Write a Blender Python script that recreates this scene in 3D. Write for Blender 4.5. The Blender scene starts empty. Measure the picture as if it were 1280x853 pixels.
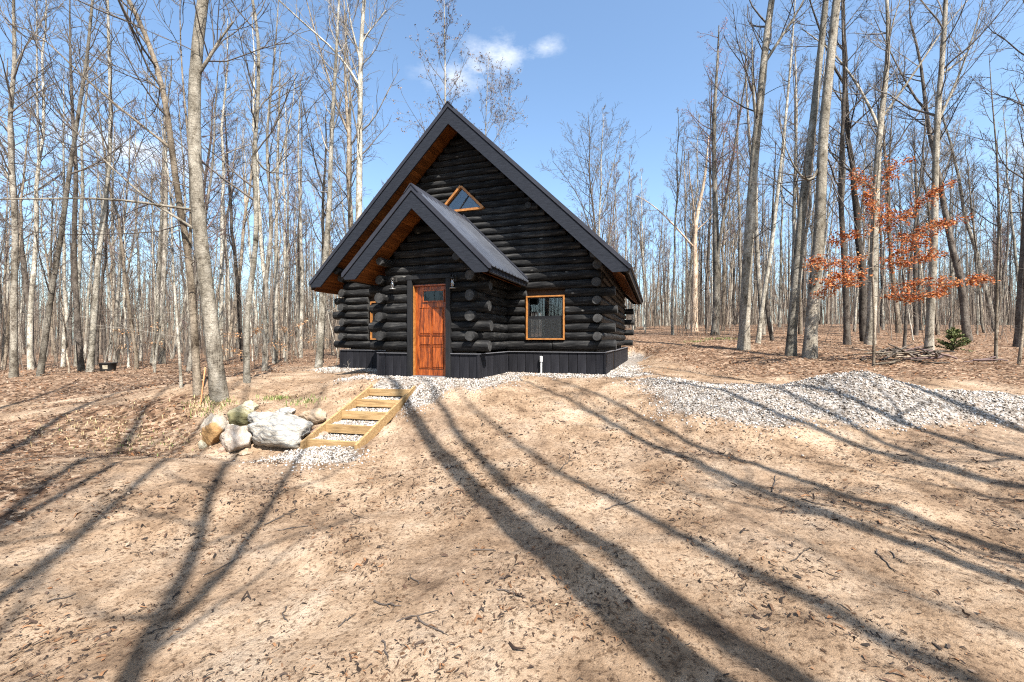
import bpy, bmesh, math, random
import numpy as np
from mathutils import Vector, Matrix

R = math.radians
scene = bpy.context.scene
col = scene.collection
random.seed(7)
RNG = np.random.default_rng(7)

# ------------------------------------------------------------------ camera, sky, sun, exposure
FPX, HY, CX, CAMZ = 522.75, 424.7, 640.0, 0.837      # focal length and horizon in photo pixels, eye height above the door sill
cam_d = bpy.data.cameras.new('camera')
cam = bpy.data.objects.new('camera', cam_d)
col.objects.link(cam)
cam.location = (0, 0, CAMZ)
cam.rotation_euler = (R(90), 0, 0)
cam_d.sensor_width = 36
cam_d.lens = 36 * FPX / 1280
cam_d.shift_y = -(426.5 - HY) / 1280
cam_d.clip_start = 0.05
cam_d.clip_end = 2000
scene.camera = cam

SUN_EL = 52.0
SUN_FROM = np.array([0.457, -0.889])                  # plan direction towards the sun
SUN_AZ = math.atan2(SUN_FROM[0], SUN_FROM[1])         # from +Y towards +X

world = bpy.data.worlds.new('World')
scene.world = world
world.use_nodes = True
wt = world.node_tree
wt.nodes.clear()
wo = wt.nodes.new('ShaderNodeOutputWorld')
bg = wt.nodes.new('ShaderNodeBackground')
sky = wt.nodes.new('ShaderNodeTexSky')
sky.sky_type = 'NISHITA'
sky.sun_disc = False
sky.sun_elevation = R(SUN_EL)
sky.sun_rotation = SUN_AZ
sky.altitude = 200
sky.air_density = 1.0
sky.dust_density = 2.2
sky.ozone_density = 1.0
bg.inputs['Strength'].default_value = 0.098
tc = wt.nodes.new('ShaderNodeTexCoord')
mp = wt.nodes.new('ShaderNodeMapping')
mp.inputs['Scale'].default_value = (1.7, 1.7, 3.6)
n1 = wt.nodes.new('ShaderNodeTexNoise')
n1.inputs['Scale'].default_value = 9.0
n1.inputs['Detail'].default_value = 9
n1.inputs['Roughness'].default_value = 0.66
wt.links.new(tc.outputs['Generated'], mp.inputs['Vector'])
wt.links.new(mp.outputs['Vector'], n1.inputs['Vector'])
def wmath(op, a, b, clamp=False):
    n = wt.nodes.new('ShaderNodeMath'); n.operation = op; n.use_clamp = clamp
    for i, v in enumerate((a, b)):
        if isinstance(v, (int, float)): n.inputs[i].default_value = v
        else: wt.links.new(v, n.inputs[i])
    return n.outputs[0]
def cloud_bank(u, v, size, gain):
    """a small fair-weather cloud hanging in one direction of the sky"""
    d = Vector(((u - CX) / FPX, 1, (HY - v) / FPX)).normalized()
    sub = wt.nodes.new('ShaderNodeVectorMath'); sub.operation = 'SUBTRACT'
    sub.inputs[1].default_value = d
    wt.links.new(tc.outputs['Generated'], sub.inputs[0])
    sc = wt.nodes.new('ShaderNodeVectorMath'); sc.operation = 'MULTIPLY'
    sc.inputs[1].default_value = (1 / size[0], 1 / size[0], 1 / size[1])
    wt.links.new(sub.outputs[0], sc.inputs[0])
    ln = wt.nodes.new('ShaderNodeVectorMath'); ln.operation = 'LENGTH'
    wt.links.new(sc.outputs[0], ln.inputs[0])
    fall = wmath('SUBTRACT', 1.0, ln.outputs['Value'], True)
    m = wmath('MULTIPLY_ADD', fall, 0.42)
    wt.links.new(n1.outputs['Fac'], m.node.inputs[2])
    m = wmath('SUBTRACT', m, 0.60)
    m = wmath('MULTIPLY', m, 3.0, True)
    return wmath('MULTIPLY', wmath('MULTIPLY', m, fall), gain, True)
cl = None
for a_ in (((618, 72), (0.11, 0.05), 0.95), ((684, 60), (0.055, 0.03), 0.65), ((185, 195), (0.22, 0.06), 0.9), ((570, 95), (0.11, 0.05), 0.7), ((-300, 120), (0.3, 0.1), 0.9), ((1500, 150), (0.3, 0.08), 0.8)):
    c_ = cloud_bank(*a_[0], a_[1], a_[2])
    cl = c_ if cl is None else wmath('ADD', cl, c_, True)
mixc = wt.nodes.new('ShaderNodeMixRGB')
mixc.inputs['Color2'].default_value = (4.6, 4.8, 5.1, 1)
wt.links.new(cl, mixc.inputs['Fac'])
tintn = wt.nodes.new('ShaderNodeMixRGB'); tintn.blend_type = 'MULTIPLY'; tintn.inputs['Fac'].default_value = 1.0
tintn.inputs['Color2'].default_value = (1.0, 1.12, 1.15, 1)
wt.links.new(sky.outputs['Color'], tintn.inputs['Color1'])
wt.links.new(tintn.outputs['Color'], mixc.inputs['Color1'])
wt.links.new(mixc.outputs['Color'], bg.inputs['Color'])
wt.links.new(bg.outputs['Background'], wo.inputs['Surface'])

sun_d = bpy.data.lights.new('sun', 'SUN')
sun_d.energy = 5.0
sun_d.angle = R(0.4)
sun_d.color = (1.0, 0.945, 0.87)
sun = bpy.data.objects.new('sun', sun_d)
col.objects.link(sun)
ce, se = math.cos(R(SUN_EL)), math.sin(R(SUN_EL))
sun_vec = Vector((SUN_FROM[0] * ce, SUN_FROM[1] * ce, se))
sun.rotation_euler = sun_vec.to_track_quat('Z', 'Y').to_euler()
sun.location = sun_vec * 40

scene.view_settings.view_transform = 'Standard'
scene.view_settings.look = 'None'
scene.view_settings.gamma = 1
scene.view_settings.exposure = 1.48
scene.render.engine = 'CYCLES'
scene.cycles.max_bounces = 6
scene.cycles.transparent_max_bounces = 12
scene.cycles.use_denoising = False
scene.cycles.pixel_filter_type = 'BLACKMAN_HARRIS'
scene.cycles.filter_width = 1.15
scene.cycles.sample_clamp_indirect = 4.0

# ------------------------------------------------------------------ helpers
def link(o, parent=None):
    col.objects.link(o)
    if parent is not None:
        o.parent = parent
    return o

def tag(o, label=None, cat=None, group=None, kind=None):
    if label: o['label'] = label
    if cat: o['category'] = cat
    if group: o['group'] = group
    if kind: o['kind'] = kind
    return o

def empty(name, loc=(0, 0, 0), rz=0.0):
    o = bpy.data.objects.new(name, None)
    o.empty_display_size = 0.2
    o.location = loc
    o.rotation_euler = (0, 0, rz)
    return link(o)

def np_mesh(name, verts, faces, mats=(), smooth=True, midx=None, colors=None, attrs=None):
    """verts (n,3), faces (m,k) with k constant, or list of such arrays"""
    if not isinstance(faces, (list, tuple)):
        faces = [faces]
    faces = [np.asarray(f, np.int32) for f in faces if len(f)]
    me = bpy.data.meshes.new(name)
    verts = np.ascontiguousarray(verts, np.float32)
    me.vertices.add(len(verts))
    me.vertices.foreach_set('co', verts.ravel())
    nl = sum(f.size for f in faces)
    npoly = sum(len(f) for f in faces)
    me.loops.add(nl)
    me.loops.foreach_set('vertex_index', np.concatenate([f.ravel() for f in faces]))
    me.polygons.add(npoly)
    tot = np.concatenate([np.full(len(f), f.shape[1], np.int32) for f in faces])
    st = np.concatenate([[0], np.cumsum(tot)[:-1]]).astype(np.int32)
    me.polygons.foreach_set('loop_start', st)
    me.polygons.foreach_set('loop_total', tot)
    if smooth is True:
        me.polygons.foreach_set('use_smooth', np.ones(npoly, bool))
    if midx is not None:
        me.polygons.foreach_set('material_index', np.asarray(midx, np.int32))
    for m in mats:
        me.materials.append(m)
    if colors is not None:
        a = me.color_attributes.new('tint', 'FLOAT_COLOR', 'POINT')
        c = np.ones((len(verts), 4), np.float32)
        c[:, :3] = colors
        a.data.foreach_set('color', c.ravel())
    if attrs:
        for k, v in attrs.items():
            a = me.attributes.new(k, 'FLOAT', 'POINT')
            a.data.foreach_set('value', np.ascontiguousarray(v, np.float32))
    me.update(calc_edges=True)
    me.validate()
    return me

def obj(name, me, parent=None, loc=None, rot=None):
    o = bpy.data.objects.new(name, me)
    if loc is not None: o.location = loc
    if rot is not None: o.rotation_euler = rot
    return link(o, parent)

def bm_mesh(name, bm, mats, smooth=False):
    me = bpy.data.meshes.new(name)
    bmesh.ops.recalc_face_normals(bm, faces=bm.faces[:])
    bm.to_mesh(me)
    bm.free()
    for m in (mats if isinstance(mats, (list, tuple)) else [mats]):
        me.materials.append(m)
    if smooth:
        me.polygons.foreach_set('use_smooth', np.ones(len(me.polygons), bool))
    return me

def add_box(bm, x0, x1, y0, y1, z0, z1, bevel=0.0):
    r = bmesh.ops.create_cube(bm, size=1.0)
    vs = r['verts']
    for v in vs:
        v.co = Vector(((x0 + x1) / 2 + v.co.x * (x1 - x0), (y0 + y1) / 2 + v.co.y * (y1 - y0), (z0 + z1) / 2 + v.co.z * (z1 - z0)))
    if bevel:
        es = list({e for v in vs for e in v.link_edges})
        bmesh.ops.bevel(bm, geom=es, offset=bevel, segments=1, affect='EDGES')
    return vs

def box(name, mat, parent, x0, x1, y0, y1, z0, z1, bevel=0.0):
    bm = bmesh.new()
    add_box(bm, x0, x1, y0, y1, z0, z1, bevel)
    return obj(name, bm_mesh(name, bm, mat), parent)

def prism(name, mat, parent, poly, y0, y1, axis='y'):
    """extrude a polygon given in (x,z) along y"""
    bm = bmesh.new()
    a = [bm.verts.new((p[0], y0, p[1])) for p in poly]
    b = [bm.verts.new((p[0], y1, p[1])) for p in poly]
    n = len(poly)
    bm.faces.new(a); bm.faces.new(b[::-1])
    for i in range(n):
        bm.faces.new((a[i], b[i], b[(i + 1) % n], a[(i + 1) % n]))
    return obj(name, bm_mesh(name, bm, mat), parent)

def lathe(bm, prof, cx=0, cy=0, n=16):
    rings = []
    for r, z in prof:
        rings.append([bm.verts.new((cx + r * math.cos(2 * math.pi * i / n), cy + r * math.sin(2 * math.pi * i / n), z)) for i in range(n)])
    for a, b in zip(rings[:-1], rings[1:]):
        for i in range(n):
            bm.faces.new((a[i], a[(i + 1) % n], b[(i + 1) % n], b[i]))
    if prof[0][0] > 1e-4: bm.faces.new(rings[0][::-1])
    if prof[-1][0] > 1e-4: bm.faces.new(rings[-1])

def _hash(ix, iy, s):
    h = (ix * 374761393 + iy * 668265263 + s * 1442695041) & 0xffffffff
    h = ((h ^ (h >> 13)) * 1274126177) & 0xffffffff
    return ((h ^ (h >> 16)) & 0xffff) / 65535.0

def vnoise(x, y, s=0):
    x = np.asarray(x, float); y = np.asarray(y, float)
    ix = np.floor(x).astype(np.int64); iy = np.floor(y).astype(np.int64)
    fx = x - ix; fy = y - iy
    fx = fx * fx * (3 - 2 * fx); fy = fy * fy * (3 - 2 * fy)
    a = _hash(ix, iy, s); b = _hash(ix + 1, iy, s); c = _hash(ix, iy + 1, s); d = _hash(ix + 1, iy + 1, s)
    return (a * (1 - fx) + b * fx) * (1 - fy) + (c * (1 - fx) + d * fx) * fy

def fbm(x, y, s=0, o=4):
    v = 0; a = 0.5
    for i in range(o):
        v = v + a * vnoise(x * 2 ** i, y * 2 ** i, s + i)
        a *= 0.5
    return v

def sstep(a, b, x):
    t = np.clip((x - a) / (b - a), 0, 1)
    return t * t * (3 - 2 * t)

# ------------------------------------------------------------------ materials
def nodemat(name):
    m = bpy.data.materials.new(name)
    m.use_nodes = True
    t = m.node_tree
    b = t.nodes['Principled BSDF']
    return m, t, b

def N(t, typ, **kw):
    n = t.nodes.new(typ)
    for k, v in kw.items():
        n.inputs[k.replace('_', ' ')].default_value = v
    return n

def ramp(t, src, stops):
    r = t.nodes.new('ShaderNodeValToRGB')
    e = r.color_ramp.elements
    while len(e) < len(stops):
        e.new(0.5)
    for el, (p, c) in zip(e, stops):
        el.position = p
        el.color = (c[0], c[1], c[2], 1)
    t.links.new(src, r.inputs['Fac'])
    return r

def coords(t, scale=(1, 1, 1), kind='Object'):
    c = t.nodes.new('ShaderNodeTexCoord')
    m = t.nodes.new('ShaderNodeMapping')
    m.inputs['Scale'].default_value = scale
    t.links.new(c.outputs[kind], m.inputs['Vector'])
    return m

def noise(t, vec, scale, detail=5, rough=0.6):
    n = t.nodes.new('ShaderNodeTexNoise')
    n.inputs['Scale'].default_value = scale
    n.inputs['Detail'].default_value = detail
    n.inputs['Roughness'].default_value = rough
    t.links.new(vec.outputs['Vector'], n.inputs['Vector'])
    return n

def bump(t, b, src, strength=0.4, dist=0.02):
    n = t.nodes.new('ShaderNodeBump')
    n.inputs['Strength'].default_value = strength
    n.inputs['Distance'].default_value = dist
    t.links.new(src, n.inputs['Height'])
    t.links.new(n.outputs['Normal'], b.inputs['Normal'])
    return n

def mix(t, fac, a, b, typ='MIX'):
    m = t.nodes.new('ShaderNodeMixRGB')
    m.blend_type = typ
    for s, i in ((fac, 'Fac'), (a, 'Color1'), (b, 'Color2')):
        if isinstance(s, (int, float)):
            m.inputs[i].default_value = s
        elif isinstance(s, tuple):
            m.inputs[i].default_value = (*s, 1)
        else:
            t.links.new(s, m.inputs[i])
    return m

def simple(name, stops, scale=4.0, stretch=(1, 1, 1), rough=0.7, spec=0.3, bumps=0.3, bdist=0.01, metallic=0.0, detail=6, rnd=0.0, bscale=None):
    m, t, b = nodemat(name)
    v = coords(t, stretch)
    n = noise(t, v, scale, detail)
    r = ramp(t, n.outputs['Fac'], stops)
    out = r.outputs['Color']
    if rnd:
        oi = t.nodes.new('ShaderNodeObjectInfo')
        mr = t.nodes.new('ShaderNodeMapRange')
        mr.inputs['To Min'].default_value = 1 - rnd
        mr.inputs['To Max'].default_value = 1 + rnd
        t.links.new(oi.outputs['Random'], mr.inputs['Value'])
        hs = t.nodes.new('ShaderNodeHueSaturation')
        t.links.new(mr.outputs['Result'], hs.inputs['Value'])
        t.links.new(out, hs.inputs['Color'])
        out = hs.outputs['Color']
    t.links.new(out, b.inputs['Base Color'])
    b.inputs['Roughness'].default_value = rough
    b.inputs['Specular IOR Level'].default_value = spec
    b.inputs['Metallic'].default_value = metallic
    if bumps:
        n2 = noise(t, v, bscale or scale * 3, 6)
        bump(t, b, n2.outputs['Fac'], bumps, bdist)
    return m

def bark(name, dark, mid, light, blotch=(0.4, 0.62)):  # mottled bark; its contrast also carries shaded sides and pale highlights
    m, t, b = nodemat(name)
    v = coords(t, (1, 1, 0.5))
    oi = t.nodes.new('ShaderNodeObjectInfo')
    add = t.nodes.new('ShaderNodeVectorMath'); add.operation = 'ADD'
    mul = t.nodes.new('ShaderNodeMath'); mul.operation = 'MULTIPLY'
    mul.inputs[1].default_value = 37.0
    t.links.new(oi.outputs['Random'], mul.inputs[0])
    t.links.new(v.outputs['Vector'], add.inputs[0])
    t.links.new(mul.outputs[0], add.inputs[1])
    n = noise(t, add, 5.5, 9, 0.74)
    r = ramp(t, n.outputs['Fac'], [(0.36, dark), (blotch[0] + 0.05, mid), (blotch[1], light)])
    v2 = coords(t, (5, 5, 24.0))
    n2 = noise(t, v2, 1.8, 5, 0.75)
    r2 = ramp(t, n2.outputs['Fac'], [(0.34, (0.25, 0.23, 0.21)), (0.5, (1, 1, 1))])
    n4 = noise(t, add, 1.3, 3, 0.5)
    r4 = ramp(t, n4.outputs['Fac'], [(0.35, (0.55, 0.53, 0.48)), (0.6, (1.08, 1.06, 1.02))])
    o = mix(t, 0.85, r.outputs['Color'], r2.outputs['Color'], 'MULTIPLY')
    o = mix(t, 0.8, o.outputs['Color'], r4.outputs['Color'], 'MULTIPLY')
    hs = t.nodes.new('ShaderNodeHueSaturation')
    mr = t.nodes.new('ShaderNodeMapRange')
    mr.inputs['To Min'].default_value = 0.6; mr.inputs['To Max'].default_value = 1.2
    t.links.new(oi.outputs['Random'], mr.inputs['Value'])
    t.links.new(mr.outputs['Result'], hs.inputs['Value'])
    t.links.new(o.outputs['Color'], hs.inputs['Color'])
    t.links.new(hs.outputs['Color'], b.inputs['Base Color'])
    b.inputs['Roughness'].default_value = 0.9
    b.inputs['Specular IOR Level'].default_value = 0.12
    v3 = coords(t, (10, 10, 4))
    n3 = noise(t, v3, 3.0, 7, 0.75)
    bump(t, b, n3.outputs['Fac'], 0.9, 0.05)
    return m

M = {}
M['bark_pale'] = bark('pale aspen bark', (0.07, 0.058, 0.045), (0.30, 0.275, 0.23), (0.52, 0.49, 0.43), (0.41, 0.60))
M['bark_grey'] = bark('grey maple bark', (0.055, 0.044, 0.034), (0.20, 0.175, 0.145), (0.42, 0.39, 0.335))
M['bark_light'] = bark('sunlit light grey bark', (0.085, 0.07, 0.054), (0.27, 0.24, 0.195), (0.47, 0.43, 0.365))  # paler bark tone for the main trees
M['bark_tan'] = bark('tan beech bark', (0.06, 0.045, 0.032), (0.21, 0.17, 0.13), (0.40, 0.34, 0.27))
M['bark_dark'] = bark('dark cherry bark', (0.03, 0.024, 0.02), (0.085, 0.07, 0.06), (0.17, 0.15, 0.13))
M['deadwood'] = bark('bleached dead wood', (0.2, 0.13, 0.09), (0.45, 0.34, 0.25), (0.6, 0.5, 0.4))
M['twig_grey'] = simple('grey twig', [(0.3, (0.065, 0.052, 0.043)), (0.7, (0.16, 0.135, 0.112))], 3, bumps=0, rnd=0.25)
M['twig_dark'] = simple('dark twig', [(0.3, (0.03, 0.024, 0.02)), (0.7, (0.085, 0.068, 0.057))], 3, bumps=0, rnd=0.25)
M['twig_red'] = simple('reddish budding twig', [(0.3, (0.075, 0.048, 0.046)), (0.7, (0.15, 0.10, 0.09))], 3, bumps=0, rnd=0.2)
M['twig_pale'] = simple('pale twig', [(0.3, (0.11, 0.094, 0.078)), (0.7, (0.29, 0.26, 0.22))], 3, bumps=0, rnd=0.2)

M['log'] = simple('black stained log', [(0.3, (0.007, 0.007, 0.0073)), (0.52, (0.018, 0.018, 0.0183)), (0.75, (0.07, 0.068, 0.064))], 2.2, (0.9, 7, 7), 0.5, 0.05, 0.7, 0.018, rnd=0.3)
def log_details(m):
    # pale knots and dark drying cracks on the stain
    t = m.node_tree; b = t.nodes['Principled BSDF']
    src = b.inputs['Base Color'].links[0].from_socket
    oi = t.nodes.new('ShaderNodeObjectInfo')
    mu = t.nodes.new('ShaderNodeMath'); mu.operation = 'MULTIPLY'; mu.inputs[1].default_value = 53.0
    t.links.new(oi.outputs['Random'], mu.inputs[0])
    v = coords(t, (1.6, 3.2, 3.2))
    ad = t.nodes.new('ShaderNodeVectorMath'); ad.operation = 'ADD'
    t.links.new(v.outputs['Vector'], ad.inputs[0]); t.links.new(mu.outputs[0], ad.inputs[1])
    vo = t.nodes.new('ShaderNodeTexVoronoi'); vo.inputs['Scale'].default_value = 1.0
    t.links.new(ad.outputs[0], vo.inputs['Vector'])
    kn = ramp(t, vo.outputs['Distance'], [(0.045, (1, 1, 1)), (0.085, (0, 0, 0))])
    o = mix(t, kn.outputs['Color'], src, (0.13, 0.125, 0.115))
    v2 = coords(t, (0.8, 26, 26))
    n2 = noise(t, v2, 1.6, 4, 0.6)
    cr = ramp(t, n2.outputs['Fac'], [(0.34, (0.1, 0.1, 0.1)), (0.40, (1, 1, 1))])
    o = mix(t, 0.9, o.outputs['Color'], cr.outputs['Color'], 'MULTIPLY')
    t.links.new(o.outputs['Color'], b.inputs['Base Color'])
log_details(M['log'])
M['log_end'] = simple('stained log end with sunlit tone', [(0.3, (0.012, 0.012, 0.012)), (0.7, (0.050, 0.049, 0.047))], 9, (1, 1, 1), 0.7, 0.3, 0.6, 0.01, rnd=0.3)  # same stain as the logs, colour lightened for facing the sun
M['skirt'] = simple('black skirt board', [(0.3, (0.010, 0.010, 0.012)), (0.7, (0.023, 0.023, 0.027))], 3, (6, 6, 0.6), 0.6, 0.05, 0.3, 0.004, rnd=0.2)
M['drip'] = simple('grey metal drip edge', [(0.3, (0.10, 0.10, 0.11)), (0.7, (0.16, 0.16, 0.17))], 3, (1, 1, 1), 0.4, 0.5, 0.0)
M['fascia'] = simple('slate blue metal fascia', [(0.3, (0.013, 0.0145, 0.019)), (0.7, (0.026, 0.029, 0.037))], 2.5, (2, 2, 26), 0.5, 0.08, 0.35, 0.006)
M['cap'] = simple('dark slate trim', [(0.3, (0.022, 0.023, 0.030)), (0.7, (0.034, 0.036, 0.046))], 3, (1, 1, 1), 0.5, 0.18, 0.05, 0.003)
M['roof'] = simple('ribbed charcoal steel roofing', [(0.3, (0.075, 0.082, 0.10)), (0.7, (0.115, 0.125, 0.148))], 2, (1, 1, 1), 0.34, 0.6, 0.05, 0.003, metallic=0.55)
M['deck'] = simple('dark core backing', [(0.3, (0.02, 0.013, 0.009)), (0.7, (0.03, 0.02, 0.012))], 3, bumps=0)
M['soffit'] = simple('brown stained soffit plank', [(0.3, (0.075, 0.022, 0.006)), (0.6, (0.17, 0.058, 0.014)), (0.8, (0.24, 0.088, 0.022))], 2.0, (9, 0.8, 9), 0.6, 0.15, 0.25, 0.004, rnd=0.3)
M['trimwood'] = simple('orange stained window trim', [(0.3, (0.20, 0.075, 0.016)), (0.7, (0.38, 0.165, 0.045))], 3, (4, 4, 4), 0.45, 0.4, 0.15, 0.003)
M['black'] = simple('black painted trim', [(0.3, (0.010, 0.010, 0.011)), (0.7, (0.020, 0.020, 0.021))], 3, (4, 4, 0.7), 0.6, 0.15, 0.2, 0.003)
M['sash'] = simple('black window sash', [(0.3, (0.008, 0.008, 0.009)), (0.7, (0.014, 0.014, 0.015))], 3, bumps=0, rough=0.4)
M['interior'] = simple('unlit timber interior', [(0.3, (0.02, 0.014, 0.01)), (0.7, (0.045, 0.03, 0.02))], 3, bumps=0)
M['pipe'] = simple('grey plastic pipe', [(0.3, (0.36, 0.36, 0.36)), (0.7, (0.46, 0.46, 0.45))], 5, bumps=0.05)
M['barrel'] = simple('sooty black steel', [(0.3, (0.006, 0.006, 0.006)), (0.7, (0.02, 0.018, 0.016))], 6, bumps=0.3)
M['barrel_inner'] = simple('pale rusted patch', [(0.3, (0.2, 0.17, 0.12)), (0.7, (0.4, 0.36, 0.27))], 8, bumps=0.3)
M['stake'] = simple('orange painted stake', [(0.3, (0.5, 0.17, 0.06)), (0.7, (0.62, 0.33, 0.17))], 3, bumps=0.1)
M['lumber'] = simple('fresh pine lumber', [(0.25, (0.12, 0.066, 0.028)), (0.5, (0.30, 0.19, 0.085)), (0.75, (0.42, 0.295, 0.155))], 2.6, (1.2, 12, 12), 0.65, 0.3, 0.3, 0.004, rnd=0.12)
M['grass'] = simple('spring grass blade', [(0.3, (0.05, 0.10, 0.015)), (0.7, (0.16, 0.20, 0.05))], 6, bumps=0)
M['drygrass'] = simple('dry straw blade', [(0.3, (0.25, 0.18, 0.09)), (0.7, (0.42, 0.33, 0.18))], 6, bumps=0)
M['evergreen'] = simple('evergreen needle', [(0.3, (0.05, 0.07, 0.02)), (0.7, (0.15, 0.165, 0.055))], 4, bumps=0)
M['lamp_metal'] = simple('blackened lamp metal', [(0.3, (0.02, 0.02, 0.02)), (0.7, (0.06, 0.055, 0.05))], 5, rough=0.4, bumps=0, metallic=0.5)
M['lamp_ring'] = simple('bright lamp ring', [(0.3, (0.16, 0.16, 0.15)), (0.7, (0.26, 0.26, 0.25))], 5, rough=0.35, bumps=0, metallic=0.4)

def tint_mat(name, rough=0.8, var=0.15, trans=0.0):
    m, t, b = nodemat(name)
    a = t.nodes.new('ShaderNodeAttribute'); a.attribute_name = 'tint'
    v = coords(t, (1, 1, 1))
    n = noise(t, v, 40, 3)
    mr = t.nodes.new('ShaderNodeMapRange')
    mr.inputs['To Min'].default_value = 1 - var * 2; mr.inputs['To Max'].default_value = 1 + var * 2
    t.links.new(n.outputs['Fac'], mr.inputs['Value'])
    hs = t.nodes.new('ShaderNodeHueSaturation')
    t.links.new(mr.outputs['Result'], hs.inputs['Value'])
    t.links.new(a.outputs['Color'], hs.inputs['Color'])
    t.links.new(hs.outputs['Color'], b.inputs['Base Color'])
    b.inputs['Roughness'].default_value = rough
    b.inputs['Specular IOR Level'].default_value = 0.25
    if trans:
        tr = t.nodes.new('ShaderNodeBsdfTranslucent')
        t.links.new(hs.outputs['Color'], tr.inputs['Color'])
        ms = t.nodes.new('ShaderNodeMixShader'); ms.inputs[0].default_value = trans
        t.links.new(b.outputs[0], ms.inputs[1]); t.links.new(tr.outputs[0], ms.inputs[2])
        t.links.new(ms.outputs[0], t.nodes['Material Output'].inputs['Surface'])
    return m
M['leaf'] = tint_mat('dry leaf', 0.75, 0.15, 0.25)
M['stone'] = tint_mat('crushed stone', 0.85, 0.15)

# door wood: orange stain with dark vertical grain
def door_mat():
    m, t, b = nodemat('orange stained door wood')
    v = coords(t, (7, 7, 0.75))
    n = noise(t, v, 3.0, 8, 0.7)
    r = ramp(t, n.outputs['Fac'], [(0.32, (0.020, 0.007, 0.003)), (0.43, (0.17, 0.036, 0.007)), (0.55, (0.38, 0.085, 0.013)), (0.72, (0.52, 0.145, 0.025))])
    v2 = coords(t, (22, 22, 0.9))
    n2 = noise(t, v2, 4.0, 4)
    r2 = ramp(t, n2.outputs['Fac'], [(0.38, (0.28, 0.22, 0.2)), (0.6, (1, 1, 1))])
    o = mix(t, 0.8, r.outputs['Color'], r2.outputs['Color'], 'MULTIPLY')
    t.links.new(o.outputs['Color'], b.inputs['Base Color'])
    b.inputs['Roughness'].default_value = 0.38
    bump(t, b, n2.outputs['Fac'], 0.15, 0.003)
    return m
M['door'] = door_mat()

def glass_mat(name, refl, tint=(0.75, 0.8, 0.85)):
    m, t, b = nodemat(name)
    t.nodes.remove(b)
    gl = t.nodes.new('ShaderNodeBsdfGlossy'); gl.inputs['Roughness'].default_value = 0.015
    gl.inputs['Color'].default_value = (1, 1, 1, 1)
    tr = t.nodes.new('ShaderNodeBsdfTransparent'); tr.inputs['Color'].default_value = (*tint, 1)
    lw = t.nodes.new('ShaderNodeFresnel'); lw.inputs['IOR'].default_value = 1.5
    ad = t.nodes.new('ShaderNodeMath'); ad.operation = 'ADD'; ad.inputs[1].default_value = refl
    t.links.new(lw.outputs[0], ad.inputs[0])
    ms = t.nodes.new('ShaderNodeMixShader')
    t.links.new(ad.outputs[0], ms.inputs[0])
    t.links.new(tr.outputs[0], ms.inputs[1]); t.links.new(gl.outputs[0], ms.inputs[2])
    t.links.new(ms.outputs[0], t.nodes['Material Output'].inputs['Surface'])
    return m
M['glass'] = glass_mat('window glass', 0.03)
M['door_glass'] = glass_mat('dark door glass', 0.0, (0.3, 0.32, 0.35))
M['lamp_glass'] = glass_mat('lamp glass', 0.10, (0.9, 0.93, 0.95))
def screen_mat():
    m, t, b = nodemat('insect screen')
    t.nodes.remove(b)
    d = t.nodes.new('ShaderNodeBsdfDiffuse'); d.inputs['Color'].default_value = (0.035, 0.037, 0.039, 1)
    tr = t.nodes.new('ShaderNodeBsdfTransparent')
    ms = t.nodes.new('ShaderNodeMixShader'); ms.inputs[0].default_value = 0.45
    t.links.new(tr.outputs[0], ms.inputs[1]); t.links.new(d.outputs[0], ms.inputs[2])
    t.links.new(ms.outputs[0], t.nodes['Material Output'].inputs['Surface'])
    return m
M['screen'] = screen_mat()

def rock(name, a, b_, c, vein=None, patch=None):
    m, t, b = nodemat(name)
    v = coords(t, (1, 1, 1))
    n = noise(t, v, 5.5, 12, 0.74)
    r = ramp(t, n.outputs['Fac'], [(0.34, a), (0.5, b_), (0.66, c)])
    out = r.outputs['Color']
    if vein:
        w = t.nodes.new('ShaderNodeTexWave')
        w.inputs['Scale'].default_value = 3.2; w.inputs['Distortion'].default_value = 11
        w.inputs['Detail'].default_value = 4; w.bands_direction = 'Z'
        t.links.new(v.outputs['Vector'], w.inputs['Vector'])
        rr = ramp(t, w.outputs['Fac'], [(0.0, (.8, .8, .8)), (0.22, (0, 0, 0))])
        o = mix(t, rr.outputs['Color'], out, vein); out = o.outputs['Color']
    if patch:
        n2 = noise(t, v, 1.7, 4, 0.5)
        rr = ramp(t, n2.outputs['Fac'], [(0.5, (0, 0, 0)), (0.56, (1, 1, 1))])
        o = mix(t, rr.outputs['Color'], out, patch); out = o.outputs['Color']
    t.links.new(out, b.inputs['Base Color'])
    b.inputs['Roughness'].default_value = 0.85
    n3 = noise(t, v, 9, 12, 0.75)
    bump(t, b, n3.outputs['Fac'], 0.9, 0.05)
    return m

# ------------------------------------------------------------------ terrain
HX, HYW, HA = -1.476, 11.393, 0.3311      # cabin: middle of the main front wall, yaw
SA, CA = math.sin(HA), math.cos(HA)
W, D, ZS = 3.945, 8.07, 0.526             # half width, depth, skirt height
SP, WP, P = 0.182, 1.292, 1.98            # porch middle, half width, depth
def to_house(x, y):
    dx, dy = x - HX, y - HYW
    return dx * CA - dy * SA, dx * SA + dy * CA
def from_house(s, d):
    return HX + s * CA + d * SA, HYW - s * SA + d * CA

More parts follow.
